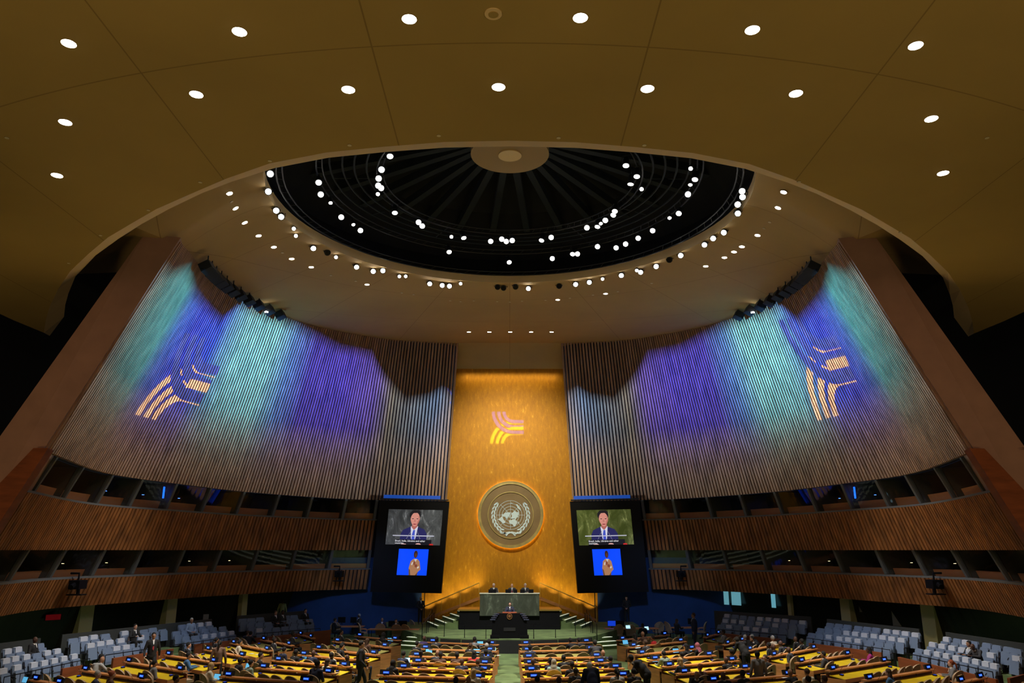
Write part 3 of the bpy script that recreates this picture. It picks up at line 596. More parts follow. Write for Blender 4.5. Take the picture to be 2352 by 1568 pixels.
# ------------------------------------------------------------------ the two video screens
def screen(side):
    nm = 'left' if side < 0 else 'right'
    q = [(857, 1352), (1008, 1355), (1025, 1158), (877, 1155)]; Y0 = 55.3; DY = [.0, .25, .1, -.15]
    base = [aty(x, y, Y0+d) for (x, y), d in zip(q, DY)]
    if side > 0: base = [Vector((-p.x, p.y, p.z)) for p in base]; base = [base[1], base[0], base[3], base[2]]
    bl, br, tr_, tl = base; nrm = ((br-bl).cross(tl-bl)).normalized()
    if nrm.y > 0: nrm = -nrm
    o = thing('video_screen', 'big black video wall %s of the gilded wall showing the speaker above a sign interpreter' % nm, 'screen', bl.lerp(br, .5), 0, None)
    def P(u, v, d=0): return bl.lerp(br, u).lerp(tl.lerp(tr_, u), v)+nrm*d
    def fin(mb, name, mat): mb.v = [tuple(Vector(v)-Vector(o.location)) for v in mb.v]; return mb.build(name, mat, o)
    mb = MB(); b = Vector((0, .5, 0)); w = (-.04, -.035, 1.04, 1.035)
    c4 = [P(w[0], w[1]), P(w[2], w[1]), P(w[2], w[3]), P(w[0], w[3])]
    mb.hexa([c4[0], c4[1], c4[1]+b, c4[0]+b, c4[3], c4[2], c4[2]+b, c4[3]+b]); fin(mb, 'panel', m_black)
    mb = MB(); mb.tube([P(-.03, 1.05, .1), P(1.03, 1.05, .1)], .05, 6); fin(mb, 'top_bar', m_rig)
    mb = MB(); mb.poly([P(.02, 1.06, .02), P(.9, 1.06, .02), P(.9, 1.1, .02), P(.02, 1.1, .02)], nrm*.02); fin(mb, 'blue_light_strip', M('blue_strip', (.01, .05, .3), .5, em=(.01, .12, .7), es=.35))
    E_ = lambda n_, c, s_=1.0: M(n_, tuple(x*.2 for x in c), .4, em=c, es=s_)
    # main picture: u0..u1, v0..v1 in panel space
    m0, m1, n0, n1_ = (.118, 1.0-.045, .515, .93) if side < 0 else (.045, .885, .515, .93)
    def F(x, y, d): return P(m0+(m1-m0)*x, n0+(n1_-n0)*y, d)
    pic = MB(); pic.poly([F(0, 0, .01), F(1, 0, .01), F(1, 1, .01), F(0, 1, .01)], nrm*.01)
    bgm = marble('screen_marble_'+nm, (.035, .04, .045) if side < 0 else (.05, .07, .012), (.34, .36, .38) if side < 0 else (.4, .45, .16), .6, 1.6); pm = fin(pic, 'picture', bgm)
    cx = .5 if side < 0 else .48; lay = [0]
    def shp(pts, name, col, es=1.0, kx=1.0, F=F):
        lay[0] += 1; d = .022+.004*lay[0]; mb = MB(); mb.poly([F(x, y, d) for x, y in pts], nrm*.003)
        mb.v = [tuple(Vector(v)-Vector(o.location)) for v in mb.v]; c = mb.build(name, E_('screen_'+name+'_'+str([round(v, 2) for v in col]), col, es), o); return c
    el = lambda x, y, rx, ry, n=28, a0=0, a1=360: [(x+rx*math.cos(math.radians(a0+(a1-a0)*k/n)), y+ry*math.sin(math.radians(a0+(a1-a0)*k/n))) for k in range(n)]
    A = cx
    shp([(A-.25, 0), (A-.24, .3), (A-.2, .42), (A-.06, .52), (A+.06, .52), (A+.19, .44), (A+.24, .32), (A+.25, 0)], 'suit', (.018, .018, .1))
    shp([(A-.065, .52), (A-.045, .2), (A, 0), (A+.04, .2), (A+.07, .53)], 'shirt', (.6, .6, .7))
    shp([(A-.012, .42), (A-.03, .3), (A-.03, 0), (A+.03, 0), (A+.02, .3), (A+.02, .42)], 'tie', (.05, .08, .5))
    shp([(A-.05, .5), (A, .42), (A+.06, .52), (A+.05, .6), (A-.04, .6)], 'neck', (.4, .12, .1))
    shp(el(A, .84, .104, .15), 'hair', (.01, .008, .012)); shp([(A+.005+math.cos(math.radians(a))*.085*(1-.28*max(0, -math.sin(math.radians(a)))), .72+.2*math.sin(math.radians(a))) for a in range(0, 360, 12)], 'face', (.6, .24, .19)); shp([(A+.03, .55), (A+.07, .62), (A+.088, .72), (A+.06, .85), (A+.062, .7)], 'cheek_shade', (.45, .15, .12))
    shp([(A-.088, .86), (A-.06, .9), (A+.06, .91), (A+.092, .84), (A+.1, .92), (A+.06, .99), (A-.05, .98), (A-.1, .9)], 'fringe', (.01, .008, .012))
    shp(el(A-.038, .735, .03, .035), 'eyeglass', (.64, .275, .225)); shp(el(A+.045, .735, .03, .035), 'eyeglass', (.64, .275, .225))
    shp(el(A-.038, .74, .02, .012), 'eye', (.05, .02, .02)); shp(el(A+.045, .74, .02, .012), 'eye', (.05, .02, .02))
    shp([(A-.008, .72), (A+.012, .72), (A+.02, .65), (A-.014, .65)], 'nose', (.48, .17, .14)); shp(el(A+.003, .585, .03, .016), 'mouth', (.3, .04, .06))
    shp([(.12, .245), (.88, .245), (.88, .27), (.12, .27)], 'lectern_bar', (.5, .5, .6))
    shp([(.17, 0), (.84, 0), (.84, .15), (.17, .15)], 'caption_box', (.006, .006, .012))
    shp(el(A-.17, .012, .05, .022, 20, 0, 180), 'hand', (.65, .35, .32)); shp(el(A+.1, .012, .05, .04, 20, 0, 180), 'hand', (.65, .35, .32)); shp([(.8, .0), (.88, .0), (.87, .04), (.81, .04)], 'red_object', (.5, .02, .02))
    shp([(A-.13, .17), (A-.05, .4), (A-.045, .4), (A-.12, .17)], 'microphone', (.2, .2, .25)); shp([(A+.13, .17), (A+.06, .4), (A+.055, .4), (A+.12, .17)], 'microphone', (.2, .2, .25))
    for r_, txt in enumerate(('Brazil, India, Ukraine and other', 'countries.')):
        cu = bpy.data.curves.new('caption', 'FONT'); cu.body = txt; cu.size = 1; to = bpy.data.objects.new('tmp', cu); ALL.link(to)
        dg = bpy.context.evaluated_depsgraph_get(); me = bpy.data.meshes.new_from_object(to.evaluated_get(dg)); bpy.data.objects.remove(to)
        wd_ = max(v.co.x for v in me.vertices); sx = (.55 if r_ == 0 else .165)/wd_; sy = .075
        for v in me.vertices: v.co = F(.175+v.co.x*sx, .088-.062*r_+v.co.y*sy, .2)-Vector(o.location)
        me.materials.clear(); me.materials.append(E_('caption_white', (.85, .85, .9), 1)); me.name = 'caption'; c = link('caption', me, o); c['label'] = 'white caption text'
    # sign interpreter inset
    i0, i1 = (.335, .79) if side < 0 else (.235, .665)
    G = lambda x, y, d: P(i0+(i1-i0)*x, .165+(.467-.165)*y, d); lay[0] = 0; cc = .58 if side < 0 else .5
    shp([(0, 0), (1, 0), (1, 1), (0, 1)], 'inset_picture', (.0, .065, 1.0), 1.0, F=G)
    shp([(cc-.18, 0), (cc-.2, .26), (cc-.15, .54), (cc-.05, .63), (cc+.07, .62), (cc+.15, .53), (cc+.2, .22), (cc+.12, .13), (cc+.1, 0)], 'beige_suit', (.38, .18, .09), F=G)
    shp([(cc-.04, .62), (cc+.06, .62), (cc+.01, .5)], 'collar', (.5, .5, .5), F=G); shp(el(cc, .8, .065, .14), 'head', (.035, .012, .01), F=G); shp(el(cc+.005, .76, .04, .09), 'face_shade', (.09, .03, .02), F=G)
    shp([(cc+.03, 0), (cc+.12, .13), (cc+.1, 0)], 'suit_shade', (.1, .05, .03), F=G); shp([(cc-.12, .0), (cc-.18, .0), (cc-.2, .26), (cc-.15, .2)], 'suit_shade', (.12, .06, .035), F=G); shp(el(cc-.02, .46, .035, .075), 'hand', (.22, .06, .035), F=G); shp(el(cc+.04, .36, .045, .06), 'hand', (.2, .05, .03), F=G); shp([(cc-.13, .4), (cc-.1, .5), (cc-.06, .5), (cc-.09, .38)], 'cuff', (.6, .55, .5), F=G); shp([(cc+.08, .3), (cc+.13, .36), (cc+.15, .3), (cc+.1, .25)], 'cuff', (.6, .55, .5), F=G)
screen(-1); screen(1)

# ------------------------------------------------------------------ podium, rostrum, lectern, steps
SZ = .75
front = [(978, 1461), (1010, 1463.5), (1060, 1466), (1116, 1467.2), (1170, 1467.6)]
fp = [atz(x, y, SZ) for x, y in front]; fp[-1].x = 0; fp = fp+[Vector((-p.x, p.y, p.z)) for p in reversed(fp[:-1])]
sl, slb = fp[0], atz(950, 1453, SZ)
outl = fp+[Vector((-slb.x, slb.y, SZ)), Vector((6.9, 52.2, SZ)), Vector((8.5, 54.6, SZ)), Vector((8.5, 57.2, SZ)), Vector((-8.5, 57.2, SZ)), Vector((-8.5, 54.6, SZ)), Vector((-6.9, 52.2, SZ)), slb]
mb = MB(); mb.poly([Vector((p.x, p.y, 0)) for p in outl], (0, 0, SZ)); mb.k = 1
for a, b in zip(fp[:-1], fp[1:]): mb.box(((a.x+b.x)/2, (a.y+b.y)/2-.03, SZ/2-.03), (abs(b.x-a.x), .04, SZ-.05), math.atan2(b.y-a.y, b.x-a.x))  # black riser facing: the shadow under the stage front put into the colour
tag(mb.build('stage', [m_floor, m_blackm]), 'low green carpeted stage in front of the gilded wall', 'stage')
for s_, nm in ((-1, 'left'), (1, 'right')):
    o = thing('stage_steps', 'four wide carpeted steps with pale edges at the %s front of the stage' % nm, 'steps', (s_*fp[-1].x, fp[0].y, 0))
    for k_ in range(4):
        z = SZ-.16*(k_+.35); a, b = atz(946-9.6*k_, 1453+9.3*k_, z), atz(992-5*k_, 1457+9.3*k_, z); n_ = Vector((b.y-a.y, a.x-b.x, 0)).normalized(); n_ = n_ if n_.y > 0 else -n_
        q = [a, b, b+n_*1.1, a+n_*1.1]; q = [Vector((-p.x if s_ > 0 else p.x, p.y, 0))-o.location for p in q]
        mb = MB(); mb.poly([Vector((p.x, p.y, 0)) for p in q], (0, 0, z)); mb.k = 1
        mb.box(((q[0].x+q[1].x)/2, (q[0].y+q[1].y)/2+.08, z+.004), ((q[1]-q[0]).length, .24, .02), math.atan2(q[1].y-q[0].y, q[1].x-q[0].x)); mb.build('step', [m_floor, m_step], o)
    # stairs along the gilded wall
    o = thing('podium_stairs', 'lit green stairs with brass rail rising to the rostrum from the %s' % nm, 'stairs', (s_*4.6, 54.4, SZ))
    for k_ in range(6):
        xb = 5.5-.5*k_; z = .17*(k_+1); mb = MB(); mb.hexa([Vector((s_*a-s_*4.6, b-54.4, c)) for c in (0, z) for a, b in ((xb-.95, 52.3), (xb, 55.4), (xb-.5, 55.4), (xb-1.45, 52.3))])
        mb.k = 1; mb.hexa([Vector((s_*a-s_*4.6, b-54.4, c)) for c in (z, z+.015) for a, b in ((xb-.95, 52.3), (xb, 55.4), (xb-.12, 55.4), (xb-1.07, 52.3))]); mb.build('step', [m_floor, m_step], o)
    mb = MB(); r0, r1 = Vector((s_*(5.95-4.6), 2.25, 1.0)), Vector((s_*(2.1-4.6), 2.25, 2.6)); mb.tube([r0, r1], .035, 8)
    for f in (0, .33, .66, 1): p = r0.lerp(r1, f); mb.tube([p-Vector((0, 0, 1.0)), p], .02, 6)
    mb.build('handrail', M('dark_brass', (.8, .52, .1), .5, .3), o)
    mb = MB()
    mb.hexa([Vector((s_*(6.0-4.6), 2.3, .06)), Vector((s_*(2.0-4.6), 2.3, 1.5)), Vector((s_*(2.0-4.6), 2.45, 1.5)), Vector((s_*(6.0-4.6), 2.45, .06)), Vector((s_*(6.0-4.6), 2.3, .2)), Vector((s_*(2.0-4.6), 2.3, 1.72)), Vector((s_*(2.0-4.6), 2.45, 1.72)), Vector((s_*(6.0-4.6), 2.45, .2))])
    mb.build('stringer', m_wood, o)
    for k_ in range(5):
        x = 5.7-.85*k_; z = .35+.34*k_
        l = spot('stair_uplight', (s_*x, 57.1, SZ+z), (s_*x, 57.9, SZ+z+1.3), 110, (1, .85, .45), 70, 1, .05)
# black base, marble desk
o = thing('rostrum_base', 'long black polished base tier carrying the green marble desk', 'rostrum', (0, 53.0, SZ))
mb = MB(); mb.box((0, -.2, .55), (6.3, 1.8, 1.1)); mb.build('body', m_black, o); mb = MB(); mb.box((0, 0, 1.14), (6.5, 2.4, .09)); mb.build('top', m_metal, o)
mb = MB(); mb.box((0, -1.12, .12), (6.34, .06, .24)); mb.build('plinth', m_black, o)
o = thing('marble_desk', 'green marble presiding desk with pale top above the black base', 'desk', (0, 51.9, H-3.97))
mb = MB(); mb.box((0, -.1, .66), (3.72, .22, 1.3)); mb.build('front_slab', m_marble, o)
mb = MB(); mb.box((0, .2, 1.33), (3.8, .9, .05)); mb.build('desktop', M('pale_marble', (.6, .62, .5), .3), o)
for s_ in (-1, 1):
    mb = MB(); mb.box((s_*1.8, .35, .6), (.1, .7, 1.2)); mb.build('side_slab', m_marble, o)
lz = SZ
o = thing('lectern', 'black angular speaker lectern with a gold crest at the centre of the stage', 'lectern', (0, 46.95, lz))
mb = MB()
mb.hexa([Vector(p) for p in ((-1.02, -.25, 0), (1.02, -.25, 0), (1.0, .6, 0), (-1.0, .6, 0), (-.97, -.25, 1.0), (.97, -.25, 1.0), (.97, .6, 1.0), (-.97, .6, 1.0))])
mb.hexa([Vector(p) for p in ((-.97, -.25, 1.0), (.97, -.25, 1.0), (.97, .6, 1.0), (-.97, .6, 1.0), (-.68, -.25, 1.34), (.68, -.25, 1.34), (.68, .45, 1.34), (-.68, .45, 1.34))]); mb.build('body', m_black, o)
for s_ in (-1, 1):
    mb = MB(); mb.box((s_*.83, -.15, .09), (.5, .5, .18)); mb.build('foot', m_black, o)
    mb = MB()
    for j in range(4): mb.box((s_*(.74+.07*j), -.3, 1.3-.1*j), (.3, .06, .05))
    mb.build('side_louvre', M('blue_grey_metal', (.06, .07, .13), .4), o)
mb = MB(); mb.box((0, .0, 1.36), (.8, .5, .04)); mb.build('top_board', M('red_brown_wood', (.4, .1, .05), .4), o)
mb = MB(); n = 32; mb.tube([(.14*math.cos(2*math.pi*k/n), -.27, 1.17+.15*math.sin(2*math.pi*k/n)) for k in range(n+1)], .018, 5)
for r in (.04, .08): mb.tube([(r*math.cos(2*math.pi*k/16), -.27, 1.18+r*math.sin(2*math.pi*k/16)) for k in range(17)], .007, 4)
for k in range(4): a = k*math.pi/4; mb.tube([(-.08*math.cos(a), -.27, 1.18-.08*math.sin(a)), (.08*math.cos(a), -.27, 1.18+.08*math.sin(a))], .006, 4)
mb.build('crest', M('dull_gold', (.4, .2, .08), .4, .5), o)
mb = MB(); mb.box((0, -.26, .48), (.66, .03, .18)); mb.build('name_plate', m_blackm, o)
mb = MB(); mb.tube([(-.4, .02, 1.38), (-.4, .02, 1.56), (.4, .02, 1.56), (.4, .02, 1.38)], .012, 6); mb.build('glass_bar', m_steel, o)
for s_ in (-1, 1): mb = MB(); mb.tube([(s_*.12, .1, 1.38), (s_*.06, .2, 1.6)], .008, 5); mb.ell((s_*.06, .2, 1.61), (.016, .016, .03), 8, 6); mb.build('microphone', m_black, o)
for i, (px, py) in enumerate([(1020, 1462), (1067, 1465), (1116, 1467), (1226, 1467), (1276, 1465), (1322, 1462)]):
    p = atz(px, py-1, SZ); mb = MB(); mb.tube([(0, 0, 0), (0, 0, .82)], .018, 6); mb.box((0, 0, .01), (.08, .08, .02)); c = tag(mb.build('stage_post', m_black), 'thin black rail post on the stage edge, %s from the left' % ORD[i+1], 'post', 'stage edge posts'); c.location = p
for s_, nm in ((-1, 'left'), (1, 'right')):
    for (a, b, w) in (((969, 1470), (996, 1440), 'front'), ((979, 1458), (992, 1430), 'middle'),):
        p, q = atz(*a, SZ-.1), atz(*b, SZ)
        if s_ > 0: p.x, q.x = -p.x, -q.x
        mb = MB(); mb.tube([p, p+Vector((0, 0, .85)), q+Vector((0, 0, .9)), q], .022, 6); mb.tube([p.lerp(q, .5), p.lerp(q, .5)+Vector((0, 0, .88))], .016, 6)
        tag(mb.build('stair_rail', m_black), 'black %s handrail of the %s stage steps' % (w, nm), 'railing', 'stage step rails')
    p, q = atz(900, 1425, SZ), atz(960, 1423, SZ)
    if s_ > 0: p, q = atz(1408, 1420, SZ), atz(1445, 1424, SZ)
    mb = MB(); mb.tube([p, p+Vector((0, 0, .95)), q+Vector((0, 0, .95)), q], .022, 6); mb.tube([p.lerp(q, .5), p.lerp(q, .5)+Vector((0, 0, .95))], .016, 6)
    tag(mb.build('stair_rail', m_black), 'black guard rail at the %s rear of the stage in front of the navy wall' % nm, 'railing')
# ------------------------------------------------------------------ delegates' desks
D = {'left centre block': [(980, 1474, 1145, 1480), (962, 1489, 1142, 1495), (940, 1506, 1136, 1511), (942, 1521, 1133, 1525), (908, 1534, 1132, 1540), (867, 1550, 1120, 1558)],
 'right centre block': [(1192, 1480, 1361, 1474), (1194, 1495, 1373, 1491), (1196, 1511, 1388, 1508), (1198, 1525, 1398, 1521), (1200, 1541, 1433, 1534), (1204, 1558, 1452, 1552)],
 'left side block': [(817, 1460, 919, 1470), (766, 1472, 896, 1486), (721, 1489, 872, 1503), (685, 1503, 845, 1516), (626, 1516, 807, 1531), (590, 1533, 772, 1547), (508, 1552, 723, 1567)],
 'far left block': [(687, 1456, 720, 1465), (600, 1468, 672, 1482), (531, 1476, 622, 1494), (471, 1491, 566, 1508), (379, 1503, 502, 1522), (287, 1519, 426, 1541), (186, 1538, 339, 1561), (71, 1560, 150, 1572)],
 'right side block': [(1419, 1470, 1535, 1457), (1443, 1486, 1573, 1472), (1461, 1503, 1600, 1489), (1489, 1516, 1642, 1504), (1521, 1531, 1695, 1516), (1554, 1547, 1727, 1534), (1620, 1566, 1826, 1549)],
 'far right block': [(1619, 1463, 1654, 1454), (1664, 1480, 1710, 1470), (1714, 1494, 1798, 1477), (1768, 1507, 1876, 1488), (1830, 1522, 1955, 1502), (1901, 1540, 2040, 1518), (1984, 1562, 2142, 1536), (2196, 1568, 2261, 1555)]}
def desk(L, mtop, loc, rz, label):
    o = thing('delegate_desk', label, 'desk', loc, rz, 'long wooden delegate desks')
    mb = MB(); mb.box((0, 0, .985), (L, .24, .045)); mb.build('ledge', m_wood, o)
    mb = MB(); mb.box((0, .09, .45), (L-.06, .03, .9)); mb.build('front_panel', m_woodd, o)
    mb = MB(); mb.hexa([Vector(p) for p in ((-L/2, -.7, .74), (L/2, -.7, .74), (L/2, -.06, .82), (-L/2, -.06, .82), (-L/2, -.7, .77), (L/2, -.7, .77), (L/2, -.06, .85), (-L/2, -.06, .85))]); mb.build('desktop', mtop, o)
    mb = MB(); mb.box((0, -.715, .7), (L, .03, .14)); mb.build('apron', m_wood, o)
    for s_ in (-1, 1): mb = MB(); mb.box((s_*(L/2-.02), -.32, .37), (.05, .78, .74)); mb.build('end_panel', m_wood, o)
    mb = MB()
    for k_ in range(5): mb.box((-L/2+.15+(L-.3)*k_/4, -.02, .91), (.03, .03, .1))
    mb.box((0, -.02, .955), (L-.2, .03, .012)); mb.box((0, -.02, .86), (L-.2, .03, .012)); mb.build('ledge_bracket', m_steel, o)
    for s_ in (-1, 1):
        mb = MB(); mb.box((0, 0, .02), (.1, .14, .04)); c = mb.build('console', m_black, o); c.location = (s_*(L/2-.45), -.3, .825)
        mb = MB(); mb.box((0, -.01, .045), (.08, .1, .01)); mb.build('console_display', m_lcd, c)
        mb = MB(); mb.tube([(0, .05, .03), (0, .02, .2), (0, -.06, .3)], .006, 5); mb.build('gooseneck', m_black, c)
    return o
def plate(loc, rz, label):
    o = thing('name_display', label, 'name display', loc, rz, 'blue lit name displays'); R = Matrix.Rotation(-.25, 3, 'X')
    mb = MB(); mb.box((0, 0, .11), (.5, .06, .17), mx=R); mb.box((0, 0, .015), (.2, .1, .03)); mb.build('housing', m_blackm, o)
    mb = MB(); mb.box((0, -.034, .103), (.24, .006, .085), mx=R); mb.build('display', m_lcd, o)
    mb = MB()
    for k_ in range(6): mb.box((-.085+.033*k_, -.04, .103), (.02 if k_ % 2 else .026, .004, .042), mx=R)
    mb.build('lettering', m_lcdt, o); return o
SLOTS = []
for bn, L_ in D.items():
    for r, (x0, y0, x1, y1) in enumerate(L_):
        a, b = atz(x0, y0, 1.0), atz(x1, y1, 1.0); c = (a+b)/2; Lg = (b-a).length; rz = math.atan2(b.y-a.y, b.x-a.x)
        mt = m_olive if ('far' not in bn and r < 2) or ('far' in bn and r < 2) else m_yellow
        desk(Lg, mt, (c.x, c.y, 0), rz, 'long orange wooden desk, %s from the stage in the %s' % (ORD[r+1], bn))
        ns = max(3, int(round(Lg/.69))); T_ = (b-a).normalized(); Nv = Vector((T_.y, -T_.x, 0))
        for s_, w in ((-1, 'left'), (1, 'right')):
            if 'centre' in bn and r % 2 and s_*(1 if 'left' in bn else -1) > 0 and r != 3: pass
            p = c+T_*s_*(Lg/2-.35); plate((p.x, p.y, 1.008), rz, 'blue name display, %s end of %s desk from the stage, %s' % (w, ORD[r+1], bn))
        for k_ in range(ns):
            p = c+T_*(Lg*((k_+.5)/ns-.5))+Nv*(1.16+random.uniform(-.06, .1)); SLOTS.append([Vector((p.x, p.y, 0)), rz, bn, r, k_, None])
# chair
def arch(w, z0, z1, y0, tilt, th, n=12):
    R = w/2; P = [(-w/2*.86, z0), (w/2*.86, z0), (w/2, z0+.15)]
    P += [(R*math.cos(math.pi*k/n), z1-R*.9+R*.9*math.sin(math.pi*k/n)) for k in range(n+1)]+[(-w/2, z0+.15)]
    return [Vector((x, y0-(z-z0)*tilt-.1*(1-(x/R)**2)+.06, z)) for x, z in P]
chair0 = thing('delegate_chair', 'x', 'chair')
mb = MB(); mb.poly(arch(.6, .4, 1.05, -.22, .12, .05), (0, .06, 0)); mb.build('backrest', m_tan, chair0)
mb = MB(); P = arch(.62, .4, 1.06, -.235, .12, .05); mb.tube(P[2:-1], .014, 5); mb.build('edge_trim', M('pale_wood_trim', (.55, .36, .18), .5), chair0)
mb = MB(); mb.box((0, .02, .42), (.54, .5, .1)); mb.ell((0, .02, .46), (.25, .24, .05), 14, 6); mb.build('seat', m_tan, chair0)
for s_ in (-1, 1): mb = MB(); mb.tube([(s_*.27, -.2, .66), (s_*.3, .02, .67), (s_*.28, .24, .64), (s_*.25, .24, .42)], .022, 6); mb.build('armrest', m_wood, chair0)
mb = MB(); mb.cyl((0, 0, .06), .035, .34, 10)
for k_ in range(4): a = math.pi/4+k_*math.pi/2; mb.tube([(0, 0, .08), (.26*math.cos(a), .26*math.sin(a), .03)], [.03, .02], 6)
mb.build('base', m_black, chair0)

# ------------------------------------------------------------------ people
def remesh(mb, vox, name, sm=1):
    me = mb.mesh(name, m_black); ob = bpy.data.objects.new('tmp', me); ALL.link(ob)
    m = ob.modifiers.new('r', 'REMESH'); m.mode = 'VOXEL'; m.voxel_size = vox; m.use_smooth_shade = True
    s_ = ob.modifiers.new('s', 'SMOOTH'); s_.iterations = 4 if sm else 1; s_.factor = .5
    d_ = bpy.context.evaluated_depsgraph_get(); r = bpy.data.meshes.new_from_object(ob.evaluated_get(d_)); bpy.data.objects.remove(ob); r.name = name; return r
def hand(mb, w, d, curl=.5):
    w, d = Vector(w), Vector(d).normalized(); up = Vector((0, 0, 1)); sd = d.cross(up).normalized() if abs(d.z) < .9 else Vector((0, 1, 0)); nn = sd.cross(d).normalized()
    mb.ell(w+d*.05, (.038, .038, .03), 10, 6); mb.caps(w, w+d*.05, .026, .03, 8)
    for i in range(4):
        b = w+d*.08+sd*(.027-.018*i); L_ = (.062, .072, .068, .052)[i]; mid = b+d*L_*.55; e = mid+(d*(1-curl)-nn*curl)*L_*.5; mb.tube([b-d*.03, b, mid, e], [.011, .0105, .01, .008], 6)
    t0 = w+d*.03+sd*.032; mb.tube([t0, t0+(d*.6+sd*.6)*.035, t0+(d*.9+sd*.35)*.07], [.013, .012, .009], 6)
def pose(name):
    st = name.startswith('stand'); P = {}
    if st:
        hp, ch, nk = Vector((0, 0, .95)), Vector((0, .0, 1.3)), Vector((0, .0, 1.47)); hd = Vector((0, .02, 1.63))
        kn = [Vector((s*.1, .02, .5)) for s in (-1, 1)]; an = [Vector((s*.11, -.02, .07)) for s in (-1, 1)]
        el_ = [Vector((s*.27, -.02, 1.12)) for s in (-1, 1)]; wr = [Vector((s*.29, .06, .86)) for s in (-1, 1)]
        if name == 'stand_clasp': el_ = [Vector((s*.27, .0, 1.13)) for s in (-1, 1)]; wr = [Vector((s*.05, .22, .98)) for s in (-1, 1)]
        if name == 'stand_walk': kn = [Vector((-.1, .18, .52)), Vector((.1, -.02, .5))]; an = [Vector((-.1, .26, .08)), Vector((.1, -.25, .12))]; wr = [Vector((-.3, -.1, .88)), Vector((.3, .2, .9))]
        if name == 'stand_lean': ch, nk, hd = Vector((0, .28, 1.2)), Vector((0, .45, 1.3)), Vector((0, .55, 1.4)); el_ = [Vector((s*.26, .4, .98)) for s in (-1, 1)]; wr = [Vector((s*.2, .62, .86)) for s in (-1, 1)]
        if name == 'stand_desk': el_ = [Vector((s*.28, .12, 1.14)) for s in (-1, 1)]; wr = [Vector((s*.16, .36, 1.12)) for s in (-1, 1)]
    else:
        hp, ch, nk = Vector((0, -.02, .52)), Vector((0, -.02, .88)), Vector((0, .0, 1.05)); hd = Vector((0, .03, 1.21))
        kn = [Vector((s*.13, .42, .53)) for s in (-1, 1)]; an = [Vector((s*.13, .4, .08)) for s in (-1, 1)]
        el_ = [Vector((s*.26, .1, .76)) for s in (-1, 1)]; wr = [Vector((s*.16, .38, .8)) for s in (-1, 1)]
        if name == 'sit_lap': wr = [Vector((s*.08, .28, .66)) for s in (-1, 1)]; el_ = [Vector((s*.26, .02, .72)) for s in (-1, 1)]
        if name == 'sit_fwd': ch, nk, hd = Vector((0, .1, .87)), Vector((0, .19, 1.02)), Vector((0, .27, 1.16)); el_ = [Vector((s*.27, .28, .79)) for s in (-1, 1)]; wr = [Vector((s*.08, .48, .82)) for s in (-1, 1)]
        if name == 'sit_phone': wr = [Vector((-.1, .3, .82)), Vector((.2, .18, 1.12))]; el_ = [Vector((-.26, .1, .76)), Vector((.3, .12, .84))]
    sh = [ch+Vector((s*.18, 0, .12)) for s in (-1, 1)]
    b = MB(); b.ell(hd, (.076, .095, .115), 16, 12); b.ell(hd+Vector((0, .03, -.06)), (.055, .06, .06), 10, 8)
    b.ell(hd+Vector((0, .098, -.015)), (.013, .018, .022), 8, 6); b.caps(hd+Vector((-.03, .088, .025)), hd+Vector((.03, .088, .025)), .012, .012, 6)
    b.caps(hd+Vector((-.02, .088, -.058)), hd+Vector((.02, .088, -.058)), .009, .009, 6); b.ell(hd+Vector((0, .075, -.09)), (.025, .02, .02), 8, 6)
    for s in (-1, 1): b.ell(hd+Vector((s*.078, 0, -.01)), (.012, .022, .034), 8, 6)
    b.caps(nk-Vector((0, 0, .06)), hd-Vector((0, .01, .07)), .056, .05, 10)
    b.caps(ch, nk-Vector((0, 0, .05)), .09, .06, 10); b.caps(hp, ch, .11, .12, 12); b.caps(sh[0], sh[1], .055, .055, 10)
    for i in (0, 1):
        b.caps(sh[i], el_[i], .045, .037, 8); b.caps(el_[i], wr[i], .036, .024, 8); hand(b, wr[i], wr[i]-el_[i] if not st or name in ('stand_lean', 'stand_desk', 'stand_clasp') else Vector((0, .1, -1)), .5)
        h = hp+Vector(((-1, 1)[i]*.09, 0, -.02)); b.caps(h, kn[i], .075, .052, 10); b.caps(kn[i], an[i], .05, .035, 8); b.caps(an[i], an[i]+Vector((0, .14, -.03)), .035, .03, 8)
    P['body'] = remesh(b, .0125, 'body')
    j = MB(); j.caps(hp+Vector((0, 0, .02)), ch, .15, .16, 14); j.ell(ch+Vector((0, 0, .02)), (.19, .125, .17), 14, 10); j.ell(hp.lerp(ch, .4), (.175, .13, .24), 14, 10); j.caps(sh[0]-Vector((0, 0, .01)), sh[1]-Vector((0, 0, .01)), .075, .075, 12); j.caps(sh[0].lerp(nk, .4), sh[1].lerp(nk, .4), .06, .06, 10)
    for i in (0, 1): j.caps(sh[i]-Vector((0, 0, .01)), el_[i], .068, .056, 10); j.caps(el_[i], el_[i].lerp(wr[i], .88), .055, .042, 10)
    if st: j.ell(hp+Vector((0, 0, -.04)), (.18, .14, .14), 14, 8)
    P['jacket'] = remesh(j, .018, 'jacket')
    t_ = MB()
    t_.ell(hp, (.17, .135, .13), 12, 8)
    for i in (0, 1): h = hp+Vector(((-1, 1)[i]*.09, 0, -.03)); t_.caps(h, kn[i], .095, .07, 12); t_.caps(kn[i], an[i]+Vector((0, 0, .03)), .068, .052, 10)
    P['trousers'] = remesh(t_, .02, 'trousers')
    for i in (0, 1): s = MB(); s.caps(an[i]+Vector((0, -.02, -.025)), an[i]+Vector((0, .15, -.035)), .045, .036, 10); P['shoe%d' % i] = remesh(s, .015, 'shoe')
    c = MB(); c.tube([nk+Vector((.0, -.0, -.035)), nk+Vector((0, 0, .025))], [.078, .064], 14, False); c.poly([nk+Vector(q) for q in ((-.03, .085, .01), (.03, .085, .01), (.012, .15, -.14), (-.012, .15, -.14))], (0, .012, 0)) if not name == 'sit_fwd' else None
    P['collar'] = c.mesh('collar', m_white)
